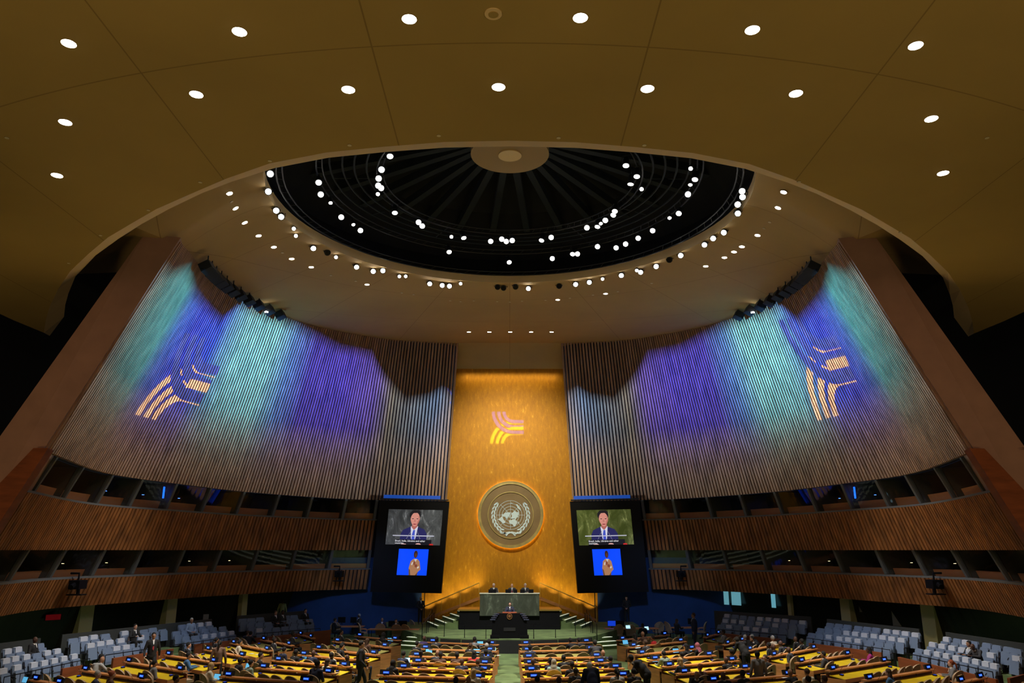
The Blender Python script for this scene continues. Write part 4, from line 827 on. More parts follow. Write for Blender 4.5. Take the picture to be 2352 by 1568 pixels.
    for i, q in enumerate((-1, 1)): e = MB(); e.ell(hd+Vector((q*.03, .089, .006)), (.011, .006, .007), 8, 6); P['eye%d' % i] = e.mesh('eye', m_black)
    H_ = {}
    h = MB(); h.ell(hd+Vector((0, -.018, .028)), (.088, .1, .108), 16, 12); H_['short'] = cutface(h, hd)
    h = MB(); h.ell(hd+Vector((0, -.018, .028)), (.092, .105, .11), 16, 12); h.ell(hd+Vector((0, -.06, -.1)), (.1, .065, .16), 14, 10); h.ell(hd+Vector((0, -.09, -.2)), (.085, .045, .13), 14, 10); H_['long'] = cutface(h, hd)
    h = MB(); h.ell(hd+Vector((0, -.018, .028)), (.09, .103, .108), 16, 12); h.ell(hd+Vector((0, -.11, .08)), (.055, .055, .055), 12, 8); H_['bun'] = cutface(h, hd)
    h = MB(); h.ell(hd+Vector((0, -.018, .028)), (.09, .103, .108), 16, 12); h.tube([hd+Vector((0, -.1, .04)), hd+Vector((0, -.16, .0)), hd+Vector((0, -.17, -.14)), hd+Vector((0, -.15, -.26))], [.03, .035, .03, .012], 10); H_['tail'] = cutface(h, hd)
    h = MB(); h.ell(hd+Vector((0, -.012, .01)), (.102, .112, .128), 16, 12); h.caps(hd+Vector((0, -.02, -.08)), nk+Vector((0, -.02, -.02)), .1, .13, 14); h.ell(nk+Vector((0, -.03, -.08)), (.19, .13, .09), 14, 8); H_['scarf'] = cutface(h, hd, .07)
    h = MB(); h.ell(hd+Vector((0, -.03, -.03)), (.088, .09, .06), 14, 8); H_['fringe_bald'] = cutface(h, hd)
    P['hair'] = H_; return P
def cutface(h, hd, lim=.045):
    me = remesh(h, .015, 'hair'); b = bmesh.new(); b.from_mesh(me)
    dl = [v for v in b.verts if v.co.y-hd.y > lim and v.co.z-hd.z < .055 and abs(v.co.x) < .078]; bmesh.ops.delete(b, geom=dl, context='VERTS'); b.to_mesh(me); b.free(); return me
POSES = {}
def cm(kind, c, rough=.85):
    return M(kind+'_'+'_'.join('%02d' % int(v*100) for v in c), c, rough)
JK = {'black': (.012, .012, .014), 'navy': (.018, .024, .06), 'charcoal': (.035, .035, .04), 'grey': (.16, .16, .165), 'pale grey': (.4, .4, .38), 'cream': (.62, .55, .42), 'red': (.5, .02, .02), 'blue': (.05, .14, .3), 'purple': (.05, .03, .12), 'magenta': (.35, .02, .16), 'pink': (.55, .22, .26), 'sage': (.22, .28, .22), 'brown': (.1, .05, .03), 'pale blue': (.22, .3, .42), 'patterned brown': (.18, .1, .07), 'lime': (.35, .42, .15), 'teal': (.3, .5, .45)}
SK = {'l': (.6, .34, .24), 'm': (.36, .18, .1), 'd': (.09, .04, .025)}
HC = {'k': (.01, .008, .007), 'b': (.07, .035, .018), 'g': (.35, .34, .32), 'y': (.55, .36, .15), 'r': (.28, .07, .025), 'w': (.7, .68, .62), 'p': (.4, .12, .16), 't': (.3, .27, .2)}
def person(ps, loc, rz, jk, hair, hc, sk, label, grp=None, sc_=1.0, tr=None):
    if ps not in POSES: POSES[ps] = pose(ps)
    P = POSES[ps]; o = thing('person', label, 'person', loc, rz, grp); o.scale = (sc_,)*3
    def part(n_, me, mat):
        c = bpy.data.objects.new(n_, me); ALL.link(c); c.parent = o; c.material_slots[0].link = 'OBJECT'; c.material_slots[0].material = mat
    part('body', P['body'], cm('skin', SK[sk], .6)); part('jacket', P['jacket'], cm('cloth', JK[jk])); part('trousers', P['trousers'], cm('cloth', JK[tr or ('charcoal' if jk not in ('black', 'navy', 'grey', 'charcoal') else jk)]))
    [part('shoe', P['shoe%d' % i], m_black) for i in (0, 1)]; [part('eye', P['eye%d' % i], m_black) for i in (0, 1)]
    if jk in ('black', 'navy', 'charcoal', 'grey', 'pale grey') and hair not in ('long', 'scarf'): part('collar', P['collar'], m_white)
    if 'tie' in label or 'speaking' in label:
        zn_ = 1.47 if ps.startswith('stand') else 1.05; mb = MB(); mb.poly([Vector(q) for q in ((-.014, .1, zn_-.02), (.014, .1, zn_-.02), (.03, .165, zn_-.3), (0, .17, zn_-.36), (-.03, .165, zn_-.3))], (0, .012, 0)); mb.build('tie', M('tie_red', (.3, .02, .03), .7) if 'red tie' in label else M('tie_blue', (.04, .06, .3), .7), o)
    if 'yellow badge' in label: mb = MB(); mb.box((.02, .17, 1.05), (.09, .01, .13)); mb.build('badge', M('badge_yellow', (.7, .5, .1), .6), o)
    if hair in P['hair']: part({'scarf': 'headscarf'}.get(hair, 'hair'), P['hair'][hair], cm('hair', HC[hc]))
    return o
# (px, py of the top of the head, pose, jacket, hair, hair colour, skin, turn in degrees, description)
T, Lp, F_ = 'sit_type', 'sit_lap', 'sit_fwd'
PPL = [
 (974, 1463, Lp, 'purple', 'none', 'k', 'd', -20, 'bald person in a dark purple jacket'), (1004, 1466, T, 'charcoal', 'short', 'k', 'd', 0, 'dark haired person in charcoal'), (958, 1474, T, 'black', 'short', 'k', 'l', -25, 'black suited person typing on a laptop'), (1092, 1465, T, 'grey', 'short', 'k', 'm', 0, 'person in a pale brown jacket'.replace('pale brown', 'grey')), (1122, 1473, F_, 'black', 'short', 'k', 'd', 0, 'person in black leaning on the desk'),
 (1082, 1479, T, 'black', 'short', 'b', 'm', -20, 'brown haired person in black beside an open laptop'), (1122, 1479, T, 'charcoal', 'short', 'g', 'd', -10, 'grey haired person in a charcoal suit'), (1004, 1496, T, 'charcoal', 'none', 'k', 'm', -15, 'bald person in charcoal turned right'), (964, 1500, Lp, 'patterned brown', 'bun', 'k', 'd', 0, 'person with braided hair'), (921, 1501, T, 'navy', 'short', 'k', 'l', -20, 'young person in navy with a bright laptop'), (997, 1503, Lp, 'brown', 'short', 'k', 'd', 0, 'short haired person in dark brown'), (1037, 1503, Lp, 'brown', 'short', 'k', 'd', 0, 'person in a red brown top'), (1080, 1498, Lp, 'red', 'long', 'k', 'm', 0, 'long haired person in red'), (1116, 1495, T, 'black', 'short', 'k', 'd', 0, 'short haired person in black by the aisle'),
 (901, 1518, Lp, 'black', 'scarf', 'k', 'm', -20, 'person in a black headscarf'), (1060, 1518, Lp, 'navy', 'none', 'k', 'd', 0, 'bald person in a navy suit'), (1095, 1521, T, 'black', 'short', 'b', 'l', 0, 'brown haired person in black by a laptop'), (1092, 1538, Lp, 'cream', 'long', 'y', 'l', 0, 'person with long pale blond hair in cream'), (1076, 1557, Lp, 'charcoal', 'none', 'k', 'm', 0, 'bald person in charcoal'), (1047, 1560, Lp, 'black', 'short', 'k', 'm', 0, 'black haired person in black'),
 (1318, 1470, F_, 'black', 'short', 'k', 'm', 10, 'person in black bent over papers'), (1338, 1470, F_, 'black', 'short', 'k', 'l', 30, 'person in black turned aside'), (1367, 1480, F_, 'charcoal', 'short', 'k', 'm', -10, 'large person in charcoal with the back bent'), (1214, 1484, T, 'navy', 'short', 'k', 'd', 0, 'person in a navy suit by the centre aisle'), (1388, 1496, T, 'navy', 'none', 'k', 'm', 20, 'bald person with a headset in navy'), (1285, 1506, Lp, 'black', 'short', 'k', 'd', 0, 'tall person in black'), (1222, 1516, Lp, 'charcoal', 'none', 'k', 'd', 0, 'bald person in charcoal near the aisle'), (1261, 1516, Lp, 'navy', 'short', 'k', 'd', 20, 'dark haired person in navy leaning left'), (1272, 1518, Lp, 'teal', 'scarf', 't', 'd', -10, 'person in a pale headwrap and teal robe'), (1312, 1522, Lp, 'black', 'short', 'k', 'd', 0, 'short haired person in black'), (1406, 1511, Lp, 'black', 'short', 'k', 'l', -20, 'dark haired person at the outer end'), (1321, 1536, Lp, 'black', 'short', 'k', 'd', -30, 'person turning the head right'), (1332, 1547, Lp, 'brown', 'long', 'k', 'm', 0, 'person with long dark hair'), (1421, 1539, Lp, 'pale grey', 'tail', 'k', 'm', 0, 'person in a pale grey jacket with tied dark hair'), (1457, 1539, Lp, 'black', 'short', 'k', 'l', 10, 'person in a black jacket with shoulder braid'), (1234, 1558, Lp, 'black', 'short', 'k', 'm', 0, 'black haired person at the bottom edge'), (1284, 1560, Lp, 'brown', 'short', 'b', 'm', 0, 'brown haired person at the bottom edge'),
 (779, 1449, T, 'black', 'short', 'k', 'm', -60, 'person in a black suit facing right'), (885, 1455, Lp, 'black', 'scarf', 'k', 'l', -10, 'person with thick black hair'), (854, 1469, Lp, 'brown', 'long', 'b', 'd', 0, 'brown haired person'), (780, 1480, F_, 'black', 'long', 'k', 'l', 20, 'long haired person in black leaning'), (793, 1480, Lp, 'black', 'short', 'k', 'l', -20, 'dark haired person in black'), (840, 1492, Lp, 'navy', 'none', 'k', 'd', 0, 'bald person in navy behind the standing man'), (725, 1497, Lp, 'navy', 'none', 'k', 'd', 0, 'bald person in navy with headphones'), (798, 1510, Lp, 'charcoal', 'none', 'k', 'd', -20, 'bald person in charcoal'), (761, 1503, Lp, 'black', 'short', 'k', 'd', 0, 'person in black holding a lit phone'), (777, 1502, Lp, 'cream', 'scarf', 'y', 'l', 0, 'person in a cream headscarf'), (754, 1516, T, 'cream', 'long', 'b', 'l', -20, 'long haired person in a cream blouse typing'), (736, 1526, Lp, 'navy', 'short', 'k', 'd', 0, 'broad person in a navy jacket'), (922, 1501, Lp, 'black', 'short', 'k', 'm', 0, 'x'),
 (651, 1488, Lp, 'navy', 'short', 'k', 'l', -20, 'person in navy with headphones'), (677, 1496, Lp, 'black', 'short', 'k', 'd', -10, 'person in black with headphones'), (600, 1501, T, 'black', 'short', 'k', 'l', -60, 'person in black looking at a phone'), (586, 1518, Lp, 'sage', 'short', 'k', 'l', -30, 'person in a sage jacket'), (551, 1514, Lp, 'black', 'short', 'k', 'd', -10, 'person in a black suit with white collar'),
 (558, 1452, F_, 'navy', 'short', 'b', 'l', -50, 'person in navy bending over'), (571, 1454, F_, 'black', 'short', 'k', 'l', 40, 'person in black leaning in'), (560, 1472, Lp, 'cream', 'short', 'k', 'm', -20, 'person in a beige sleeveless top'), (636, 1466, T, 'black', 'short', 'k', 'd', -40, 'person in black reading papers'), (675, 1455, T, 'black', 'short', 'k', 'd', -30, 'person in black with white headphones'), (493, 1467, Lp, 'black', 'tail', 'k', 'm', 0, 'person with long tied black hair'), (438, 1478, T, 'black', 'short', 'k', 'l', -20, 'person in black using a phone'), (443, 1501, T, 'blue', 'short', 'k', 'm', -30, 'person in a blue suit typing on a laptop'), (365, 1518, Lp, 'grey', 'tail', 'k', 'm', -10, 'person in a grey blazer with a ponytail'), (484, 1526, T, 'cream', 'long', 'y', 'l', -30, 'blond person in a cream jacket typing'), (403, 1555, Lp, 'black', 'short', 'k', 'm', -30, 'dark haired person at the bottom edge'), (217, 1547, Lp, 'navy', 'short', 'g', 'l', -40, 'grey haired person in profile'), (256, 1545, Lp, 'brown', 'bun', 'r', 'l', -20, 'red haired person in brown'), (232, 1505, Lp, 'black', 'short', 'k', 'd', -30, 'person in black with headphones'), (204, 1513, F_, 'pale grey', 'none', 'k', 'm', 20, 'person in a shiny pale jacket bending down'),
 (1452, 1458, Lp, 'brown', 'long', 'k', 'd', 0, 'long haired person in dark brown'), (1470, 1452, Lp, 'brown', 'none', 'k', 'm', 0, 'bald person at the front'), (1475, 1473, T, 'charcoal', 'short', 'b', 'm', 10, 'brown haired person in charcoal'), (1500, 1462, Lp, 'red', 'short', 'k', 'm', 30, 'person in a bright red top'), (1570, 1482, T, 'black', 'long', 'k', 'l', 20, 'long haired person in black by a blue laptop'), (1598, 1479, T, 'black', 'scarf', 'p', 'l', 20, 'person in a pink headscarf by a laptop'), (1516, 1497, T, 'sage', 'short', 'k', 'l', 0, 'person in a pale grey suit typing on a laptop'), (1561, 1501, Lp, 'black', 'short', 'k', 'l', 0, 'black haired person in black'), (1553, 1513, T, 'black', 'long', 'y', 'l', 20, 'person with long blond hair in black'), (1605, 1527, Lp, 'brown', 'bun', 'r', 'l', 0, 'person with auburn hair and a white clip'), (1599, 1543, F_, 'black', 'none', 'k', 'm', 170, 'bald person facing back in a black suit'), (1650, 1546, Lp, 'black', 'none', 'k', 'd', -10, 'bald person seen from behind'), (1697, 1541, Lp, 'black', 'short', 'k', 'd', 0, 'black haired person in black'), (1667, 1513, Lp, 'black', 'none', 'k', 'd', 0, 'bald person in black'), (1685, 1495, Lp, 'charcoal', 'short', 'k', 'm', 0, 'brown skinned person in charcoal'.replace('brown skinned', 'short haired')),
 (1658, 1449, T, 'grey', 'short', 'k', 'd', 30, 'person in a pale grey safari suit'), (1708, 1461, F_, 'black', 'short', 'g', 'l', -30, 'grey haired person in black leaning right'), (1732, 1459, F_, 'charcoal', 'short', 'g', 'l', 40, 'grey haired person holding a phone'), (1742, 1463, F_, 'black', 'short', 'k', 'm', 60, 'dark haired person leaning left'), (1775, 1463, Lp, 'cream', 'short', 'g', 'm', 0, 'grey haired person in cream'), (1791, 1475, Lp, 'charcoal', 'none', 'k', 'd', 0, 'bald person in charcoal'), (1781, 1484, Lp, 'brown', 'none', 'k', 'd', 0, 'bald person in brown'), (1802, 1487, Lp, 'charcoal', 'none', 'k', 'd', 20, 'bald person leaning over'), (1821, 1464, Lp, 'black', 'none', 'k', 'd', -10, 'bald person with headphones'), (1848, 1471, Lp, 'black', 'short', 'k', 'd', 0, 'person in black at the outer end'), (1755, 1480, Lp, 'black', 'short', 'k', 'd', 10, 'short haired person in black'), (1774, 1509, Lp, 'black', 'short', 'b', 'l', 110, 'person turning round to face the camera'), (1877, 1498, T, 'charcoal', 'short', 'k', 'm', 30, 'person in a dark grey suit typing'), (1811, 1541, Lp, 'black', 'none', 'k', 'm', 0, 'bald person in black with an earpiece'), (1852, 1541, Lp, 'cream', 'short', 'b', 'm', 0, 'person in a striped cream top'), (1895, 1557, Lp, 'brown', 'short', 'b', 'm', 0, 'brown haired person at the bottom edge'), (1857, 1558, Lp, 'black', 'short', 'k', 'm', 0, 'dark haired person at the bottom edge'),
 (1994, 1489, T, 'magenta', 'long', 'k', 'd', 30, 'long haired person with a magenta sleeve'), (2031, 1538, T, 'blue', 'long', 'b', 'l', 20, 'long brown haired person in blue'), (2176, 1517, T, 'grey', 'tail', 'r', 'l', 40, 'red haired person in a grey jacket with headphones')]
gp = 'seated delegates'
for x, y, ps, jk, hr, hc, sk, rot, d_ in PPL:
    if d_ == 'x': continue
    ht = 1.33 if ps != F_ else 1.28
    p = atz(x, y, ht); best, bd = None, 1.15
    for s_ in SLOTS:
        if s_[5]: continue
        dd = (Vector((p.x, p.y, 0))-s_[0]).length
        if dd < bd: best, bd = s_, dd
    if best is None: best = [Vector((p.x, p.y, 0)), 0 if abs(p.x) < 5 else (-.65 if p.x < 0 else .6), 'left aisle' if p.x < 0 else 'right aisle', 8, 0, None]; SLOTS.append(best)
    best[5] = d_; q = best[0]; q = Vector((q.x*.35+p.x*.65, q.y*.35+p.y*.65, 0)) if bd < 1.15 and best[3] < 8 else q
    best[0] = q; w = 'by the %s' % best[2] if best[3] >= 8 else '%s desk row, %s' % (ORD[best[3]+1], best[2])
    person(ps, q, best[1]+math.radians(rot*.8), jk, hr, hc, sk, '%s, %s' % (d_, w), gp, 1.16 if 'broad' in d_ or 'large' in d_ else 1.06)
cf = True
for q, rz, bn, r, k_, who in SLOTS:
    lab = 'tan round-backed chair %s from the left, %s desk from the stage, %s' % (ORD[k_+1], ORD[r+1], bn) if r < 8 else 'tan round-backed chair under the %s' % who
    if cf: chair0.location = q; chair0.rotation_euler = (0, 0, rz); chair0['label'] = lab; chair0['group'] = 'tan delegate chairs'; cf = False
    else: dup(chair0, q, rz+random.uniform(-.18, .18), lab, 'tan delegate chairs')
# standing people
ST = [(830, 1471, 1.78, 'stand_walk', 'black', 'short', 'k', 'l', -75, 'man in a dark suit with a yellow badge walking in the left aisle'), (354, 1452, 1.78, 'stand_walk', 'black', 'short', 'k', 'm', 215, 'bearded man in a black suit and red tie standing by the left press seats'), (505, 1470, 1.68, 'stand', 'patterned brown', 'tail', 'k', 'm', 10, 'woman in a patterned brown dress standing among the far left desks'), (1361, 1526, 1.72, 'stand_lean', 'navy', 'short', 'w', 'l', 5, 'white haired man in navy bending over a right centre desk'), (1484, 1506, 1.6, 'stand_lean', 'black', 'short', 'k', 'd', 60, 'man in a black suit with pocket square bending at the right aisle'),
      (1739, 1495, 1.68, 'stand', 'grey', 'bun', 'k', 'd', 5, 'woman in a long dark grey jacket standing between the right desks'), (1593, 1407, 1.76, 'stand', 'navy', 'short', 'b', 'm', 80, 'man in a dark suit standing by the small white-topped table'), (1711, 1466, 1.5, 'stand_lean', 'black', 'short', 'k', 'm', 20, 'person in black standing bent over beside the right desks'),
      ]
for x, y, h, ps, jk, hr, hc, sk, rot, lab in ST:
    k_ = 1.14 if h > 1.7 or 'lean' in ps else 1.06; p = atz(x, y, (1.515 if 'lean' in ps else 1.75)*k_); person(ps, (p.x, p.y, 0), math.radians(rot), jk, hr, hc, sk, lab, None, k_)
p = atz(965, 1433, SZ); g_ = person('stand_clasp', (p.x, p.y, SZ), math.radians(200), 'black', 'none', 'k', 'm', 'bald guard in a black suit with clasped hands left of the gilded wall')
p = atz(1441, 1431, SZ); person('stand_clasp', (p.x, p.y, SZ), math.radians(165), 'black', 'long', 'k', 'l', 'woman in black with clasped hands before the right navy wall')
# presiding officers and the speaker
for i, (x, hr, hc, dsc) in enumerate(((1134, 'short', 'w', 'white haired man in a dark suit, left seat of the presiding desk'), (1176, 'fringe_bald', 'w', 'balding man with a red tie, middle seat of the presiding desk'), (1206.5, 'short', 'w', 'white haired man in glasses, right seat of the presiding desk'))):
    p = aty(x, 1363, 52.75); zf = H-2.64+.02-.78
    person('sit_type', (p.x, p.y, zf), math.pi, 'charcoal', hr, hc, 'l', dsc)
    o = dup(chair0, (p.x, p.y+.04, zf), math.pi, 'tan chair behind the presiding desk, %s from the left' % ORD[i+1], 'presiding chairs')
    mb = MB(); mb.box((p.x, p.y+.1, (zf+SZ+1.15)/2), (.9, .9, zf-SZ-1.15)) if zf > SZ+1.16 else None
    if mb.v: tag(mb.build('seat_platform', m_blackm), 'black platform under the presiding chair, %s from the left' % ORD[i+1], 'platform')
p = aty(1171, 1400, 47.62); person('stand_desk', (0.02, 47.6, SZ+.14), math.pi, 'navy', 'short', 'k', 'l', 'man in a navy suit speaking at the black lectern')
mb = MB(); mb.box((0, 47.95, SZ+.07), (1.6, 1.0, .14)); tag(mb.build('platform', m_blackm), 'low black step behind the lectern', 'platform')
for i, (x, w) in enumerate(((1127, .28), (1136, .2), (1167, .33), (1184, .22), (1200, .3), (1220, .3))):
    p = aty(x, 1362, 51.95); zt = H-2.61; mb = MB(); mb.box((0, .08, .01), (w, .2, .02)); mb.box((0, 0, .11), (w, .02, .2)); c = tag(mb.build('laptop', m_black), 'black laptop back on the presiding desk, %s from the left' % ORD[i+1], 'laptop', 'laptops on the presiding desk'); c.location = (p.x, p.y, zt)
# ------------------------------------------------------------------ laptops and small things on the desks
LP = [(985, 1496, 'b'), (933, 1517, 'w'), (1094, 1496, 'b'), (1103, 1478, 'b'), (1131, 1492, 'w'), (1104, 1530, 'b'), (1103, 1554, 'w'), (896, 1470, 'b'), (782, 1532, 'b'), (698, 1509, 'b'), (497, 1555, 'b'), (570, 1530, 'b'), (1506, 1515, 'b'), (1553, 1495, 'b'), (1584, 1492, 'b'), (1466, 1487, 'w'), (55, 1562, 'b'), (1443, 1440, 'w'), (1486, 1443, 'w'), (1215, 1493, 'b'), (1437, 1475, 'b')]
for i, (x, y, c_) in enumerate(LP):
    p = atz(x, y, .9); rz = -.5 if x < 850 else (.45 if x > 1430 else 0); o = thing('laptop', 'open laptop with %s screen, %s from the left on the delegates\' desks' % ('bright white' if c_ == 'w' else 'blue', ORD[1+sorted(q[0] for q in LP).index(x)]), 'laptop', (p.x, p.y, .8), rz+random.uniform(-.2, .2), 'laptops on the desks')
    mb = MB(); mb.box((0, -.1, .01), (.33, .22, .018)); mb.build('keyboard_base', m_gdisp, o); mb = MB(); R = Matrix.Rotation(-.3, 3, 'X'); mb.box((0, .04, .12), (.33, .012, .22), mx=R); mb.build('lid', m_black, o)
    mb = MB(); mb.box((0, .031, .12), (.3, .004, .19), mx=R); mb.build('laptop_screen', m_lapw if c_ == 'w' else m_lap, o)
for i, (x, y, c_) in enumerate([(1218, 1527, 'dark green'), (1325, 1523, 'clear'), (1388, 1520, 'lilac'), (602, 1495, 'clear'), (623, 1539, 'white'), (1672, 1478, 'clear'), (616, 1472, 'white')]):
    p = atz(x, y, .88); mb = MB(); mb.tube([(0, 0, 0), (0, 0, .17), (0, 0, .2), (0, 0, .25)], [.035, .035, .016, .015], 10)
    c = tag(mb.build('bottle', M('bottle_'+c_.replace(' ', '_'), {'dark green': (.02, .06, .03), 'clear': (.4, .42, .38), 'lilac': (.3, .28, .5), 'white': (.7, .72, .7)}[c_], .25)), '%s drinking bottle on a delegate desk, %s from the left' % (c_, ORD[1+sorted([1218, 1325, 1388, 602, 623, 1672, 616]).index(x)]), 'bottle', 'bottles on the desks'); c.location = (p.x, p.y, .79)
for i, (x, y) in enumerate([(1005, 1525), (1142, 1503), (1088, 1534), (1260, 1484), (1272, 1486), (580, 1499), (595, 1501), (1800, 1554), (1955, 1514), (520, 1566), (742, 1517), (1650, 1531), (2022, 1563), (2130, 1566), (340, 1505)]):
    p = atz(x, y, .84); mb = MB(); mb.box((0, 0, 0), (.22, .3, .008)); c = tag(mb.build('paper_sheet', m_white), 'white paper lying on a delegate desk, %s in the list from the left' .replace(' in the list', '') % ORD[1+sorted([1005, 1142, 1088, 1260, 1272, 580, 595, 1800, 1955, 520, 742, 1650, 985, 2022, 2130, 340]).index(x)], 'paper', 'papers on the desks'); c.location = (p.x, p.y, .815); c.rotation_euler = (0, 0, random.uniform(-.6, .6))
# ------------------------------------------------------------------ blue seats at the sides
def seatproto(cover):
    o = thing('folding_seat', 'x', 'seat'); sm_ = M('seat_frame_black', (.02, .02, .025), .5)
    mb = MB(); P = [(-.25, -.12, .35), (.25, -.12, .35), (.26, -.2, .9), (.22, -.215, .99), (-.22, -.215, .99), (-.26, -.2, .9)]; mb.poly([Vector(p) for p in P], (0, .09, .0)); mb.build('backrest', m_bluecl, o)
    mb = MB(); P = [(-.24, .02, .33), (.24, .02, .33), (.24, -.06, .76), (.2, -.065, .82), (-.2, -.065, .82), (-.24, -.06, .76)]; mb.poly([Vector(p) for p in P], (0, .08, 0)); mb.build('seat_panel', m_bluecl, o)
    for s_ in (-1, 1): mb = MB(); mb.tube([(s_*.28, -.2, .62), (s_*.28, .05, .62), (s_*.28, .1, .55)], .02, 6); mb.box((s_*.28, -.12, .31), (.03, .16, .62)); mb.build('armrest', sm_, o)
    if cover: mb = MB(); mb.poly([Vector(p) for p in ((-.19, -.225, 1.0), (.19, -.225, 1.0), (.19, -.11, .99), (.19, -.095, .8), (-.19, -.095, .8), (-.19, -.11, .99))], (0, .012, .012)); mb.build('headrest_cover', m_cover, o)
    return o
sp = {0: seatproto(False), 1: seatproto(True)}
def lin(a, b, n): return [(a[0]+(b[0]-a[0])*i/(n-1), a[1]+(b[1]-a[1])*i/(n-1)) for i in range(n)]
ROWS = {('far left', 'front'): ([(594, 1443), (613, 1441), (633, 1440), (653, 1438), (672, 1437), (691, 1435), (710, 1433.5)], '1000000'), ('far left', 'middle'): ([(575, 1431), (594, 1430), (614, 1428), (633, 1426), (653, 1425), (671, 1423), (690, 1422), (709, 1421)], '00000000'), ('far left', 'back'): ([(557, 1420), (576, 1419), (596, 1417), (656, 1413), (674, 1412)], '00000'),
 ('middle left', 'front'): ([(244, 1488), (265, 1484), (287, 1481), (307, 1477), (330, 1475), (425, 1461), (447, 1459), (468, 1457), (488, 1455), (509, 1452), (529, 1449)], '01100001111'), ('middle left', 'middle'): ([(206, 1477), (228, 1473), (249, 1470), (275, 1466), (298, 1462), (321, 1459), (403, 1449), (423, 1447), (444, 1445), (468, 1443), (488, 1440), (510, 1438)], '111111000000'), ('middle left', 'back'): ([(166, 1465), (190, 1462), (213, 1458), (240, 1455), (284, 1449), (307, 1446), (328, 1443), (349, 1441), (370, 1438), (417, 1434), (437, 1431), (458, 1430), (477, 1428)], '0110100000111'),
 ('near left', 'front'): ([(3, 1535), (36, 1527), (74, 1521), (98, 1517), (121, 1512), (143, 1507), (167, 1502)], '1111111'), ('near left', 'middle'): ([(10, 1512), (31, 1507), (57, 1503), (82, 1499), (105, 1494), (128, 1490)], '111011'), ('near left', 'back'): ([(14, 1490), (38, 1486), (89, 1477)], '110'),
 ('far right', 'front'): ([(1658, 1434), (1676, 1435), (1696, 1436), (1716, 1439), (1738, 1441), (1759, 1443), (1779, 1444), (1800, 1446)], '01011100'), ('far right', 'middle'): ([(1668, 1422), (1687, 1423), (1706, 1425), (1725, 1427), (1744, 1428), (1764, 1430), (1783, 1432), (1802, 1434), (1823, 1436)], '111010100'), ('far right', 'back'): ([(1672, 1410), (1690, 1411), (1709, 1413), (1728, 1415), (1748, 1417), (1767, 1418), (1786, 1420), (1805, 1421), (1825, 1423), (1845, 1425)], '1000111101'),
 ('middle right', 'front'): ([(1866, 1453), (1885, 1456), (1906, 1458), (1931, 1462), (1951, 1464), (1973, 1467), (1999, 1470), (2022, 1473), (2044, 1477)], '001111000'), ('middle right', 'middle'): ([(1887, 1442), (1906, 1444), (1927, 1446), (1947, 1449), (1967, 1451), (1988, 1454), (2010, 1456), (2030, 1459), (2051, 1462), (2073, 1465)], '0001111111'), ('middle right', 'back'): ([(1908, 1430), (1928, 1432), (1948, 1434), (1973, 1437), (1994, 1439), (2014, 1441), (2040, 1445), (2061, 1447), (2082, 1450), (2105, 1453)], '0000001111'),
 ('near right', 'front'): ([(2113, 1489), (2133, 1493), (2156, 1497), (2177, 1501), (2200, 1506), (2222, 1510), (2245, 1514), (2268, 1519), (2287, 1524)], '011111111'), ('near right', 'middle'): ([(2145, 1475), (2167, 1479), (2190, 1483), (2213, 1487), (2231, 1491), (2279, 1499), (2338, 1506)], '1111111'), ('near right', 'back'): ([(2177, 1463), (2201, 1466), (2221, 1470), (2239, 1472), (2269, 1476), (2292, 1481), (2318, 1485), (2338, 1489)], '10100000')}
ZR = {'front': .30, 'middle': .55, 'back': .80}; usedp = {0: False, 1: False}; SEATP = {}
for (sec, row), (L_, cv) in ROWS.items():
    Pp = [atz(x, y, ZR[row]+1.0) for x, y in L_]; a, b = Pp[0], Pp[-1]; d_ = (b-a).normalized(); sg = 1 if 'left' in sec else -1
    f = Vector((d_.y, -d_.x, 0)); f = f if f.x*sg > 0 else -f; rz = math.atan2(f.y, f.x)-math.pi/2; z = ZR[row]
    for i, (p, c_) in enumerate(zip(Pp, cv)):
        c_ = int(c_); q = (p.x-f.x*-.2, p.y-f.y*-.2, z); lab = 'folding seat%s, %s from left, %s row, %s section' % (' with white cover' if c_ else '', ORD[i+1], row, sec)
        if not usedp[c_]: s_ = sp[c_]; s_.location = q; s_.rotation_euler = (0, 0, rz); s_['label'] = lab; s_['group'] = 'blue folding seats'; usedp[c_] = True
        else: dup(sp[c_], q, rz, lab, 'blue folding seats')
    SEATP[(sec, row)] = (a, b, f, rz)
    mb = MB(); e = .45; A_, B_ = a-d_*e, b+d_*e; w0, w1 = .45, -.35
    mb.poly([Vector((p.x, p.y, 0)) for p in (A_+f*w0, B_+f*w0, B_+f*w1, A_+f*w1)], (0, 0, z)); tag(mb.build('seat_riser', m_floor), 'dark green carpeted riser under the %s row of the %s seats' % (row, sec), 'riser', 'seat risers')
    if row == 'front':
        mb = MB(); pts = [Vector((p.x, p.y, 0)) for p in (A_+f*.5, B_+f*.5)]; mb.tube([pts[0]+Vector((0, 0, z)), pts[0]+Vector((0, 0, z+.78)), pts[1]+Vector((0, 0, z+.78)), pts[1]+Vector((0, 0, z))], .018, 6)
        n = 6
        for k_ in range(1, n): p = pts[0].lerp(pts[1], k_/n); mb.tube([p+Vector((0, 0, z)), p+Vector((0, 0, z+.78))], .012, 5)
        tag(mb.build('guard_rail', m_black), 'thin black rail in front of the %s seat section' % sec, 'railing', 'seat section rails')
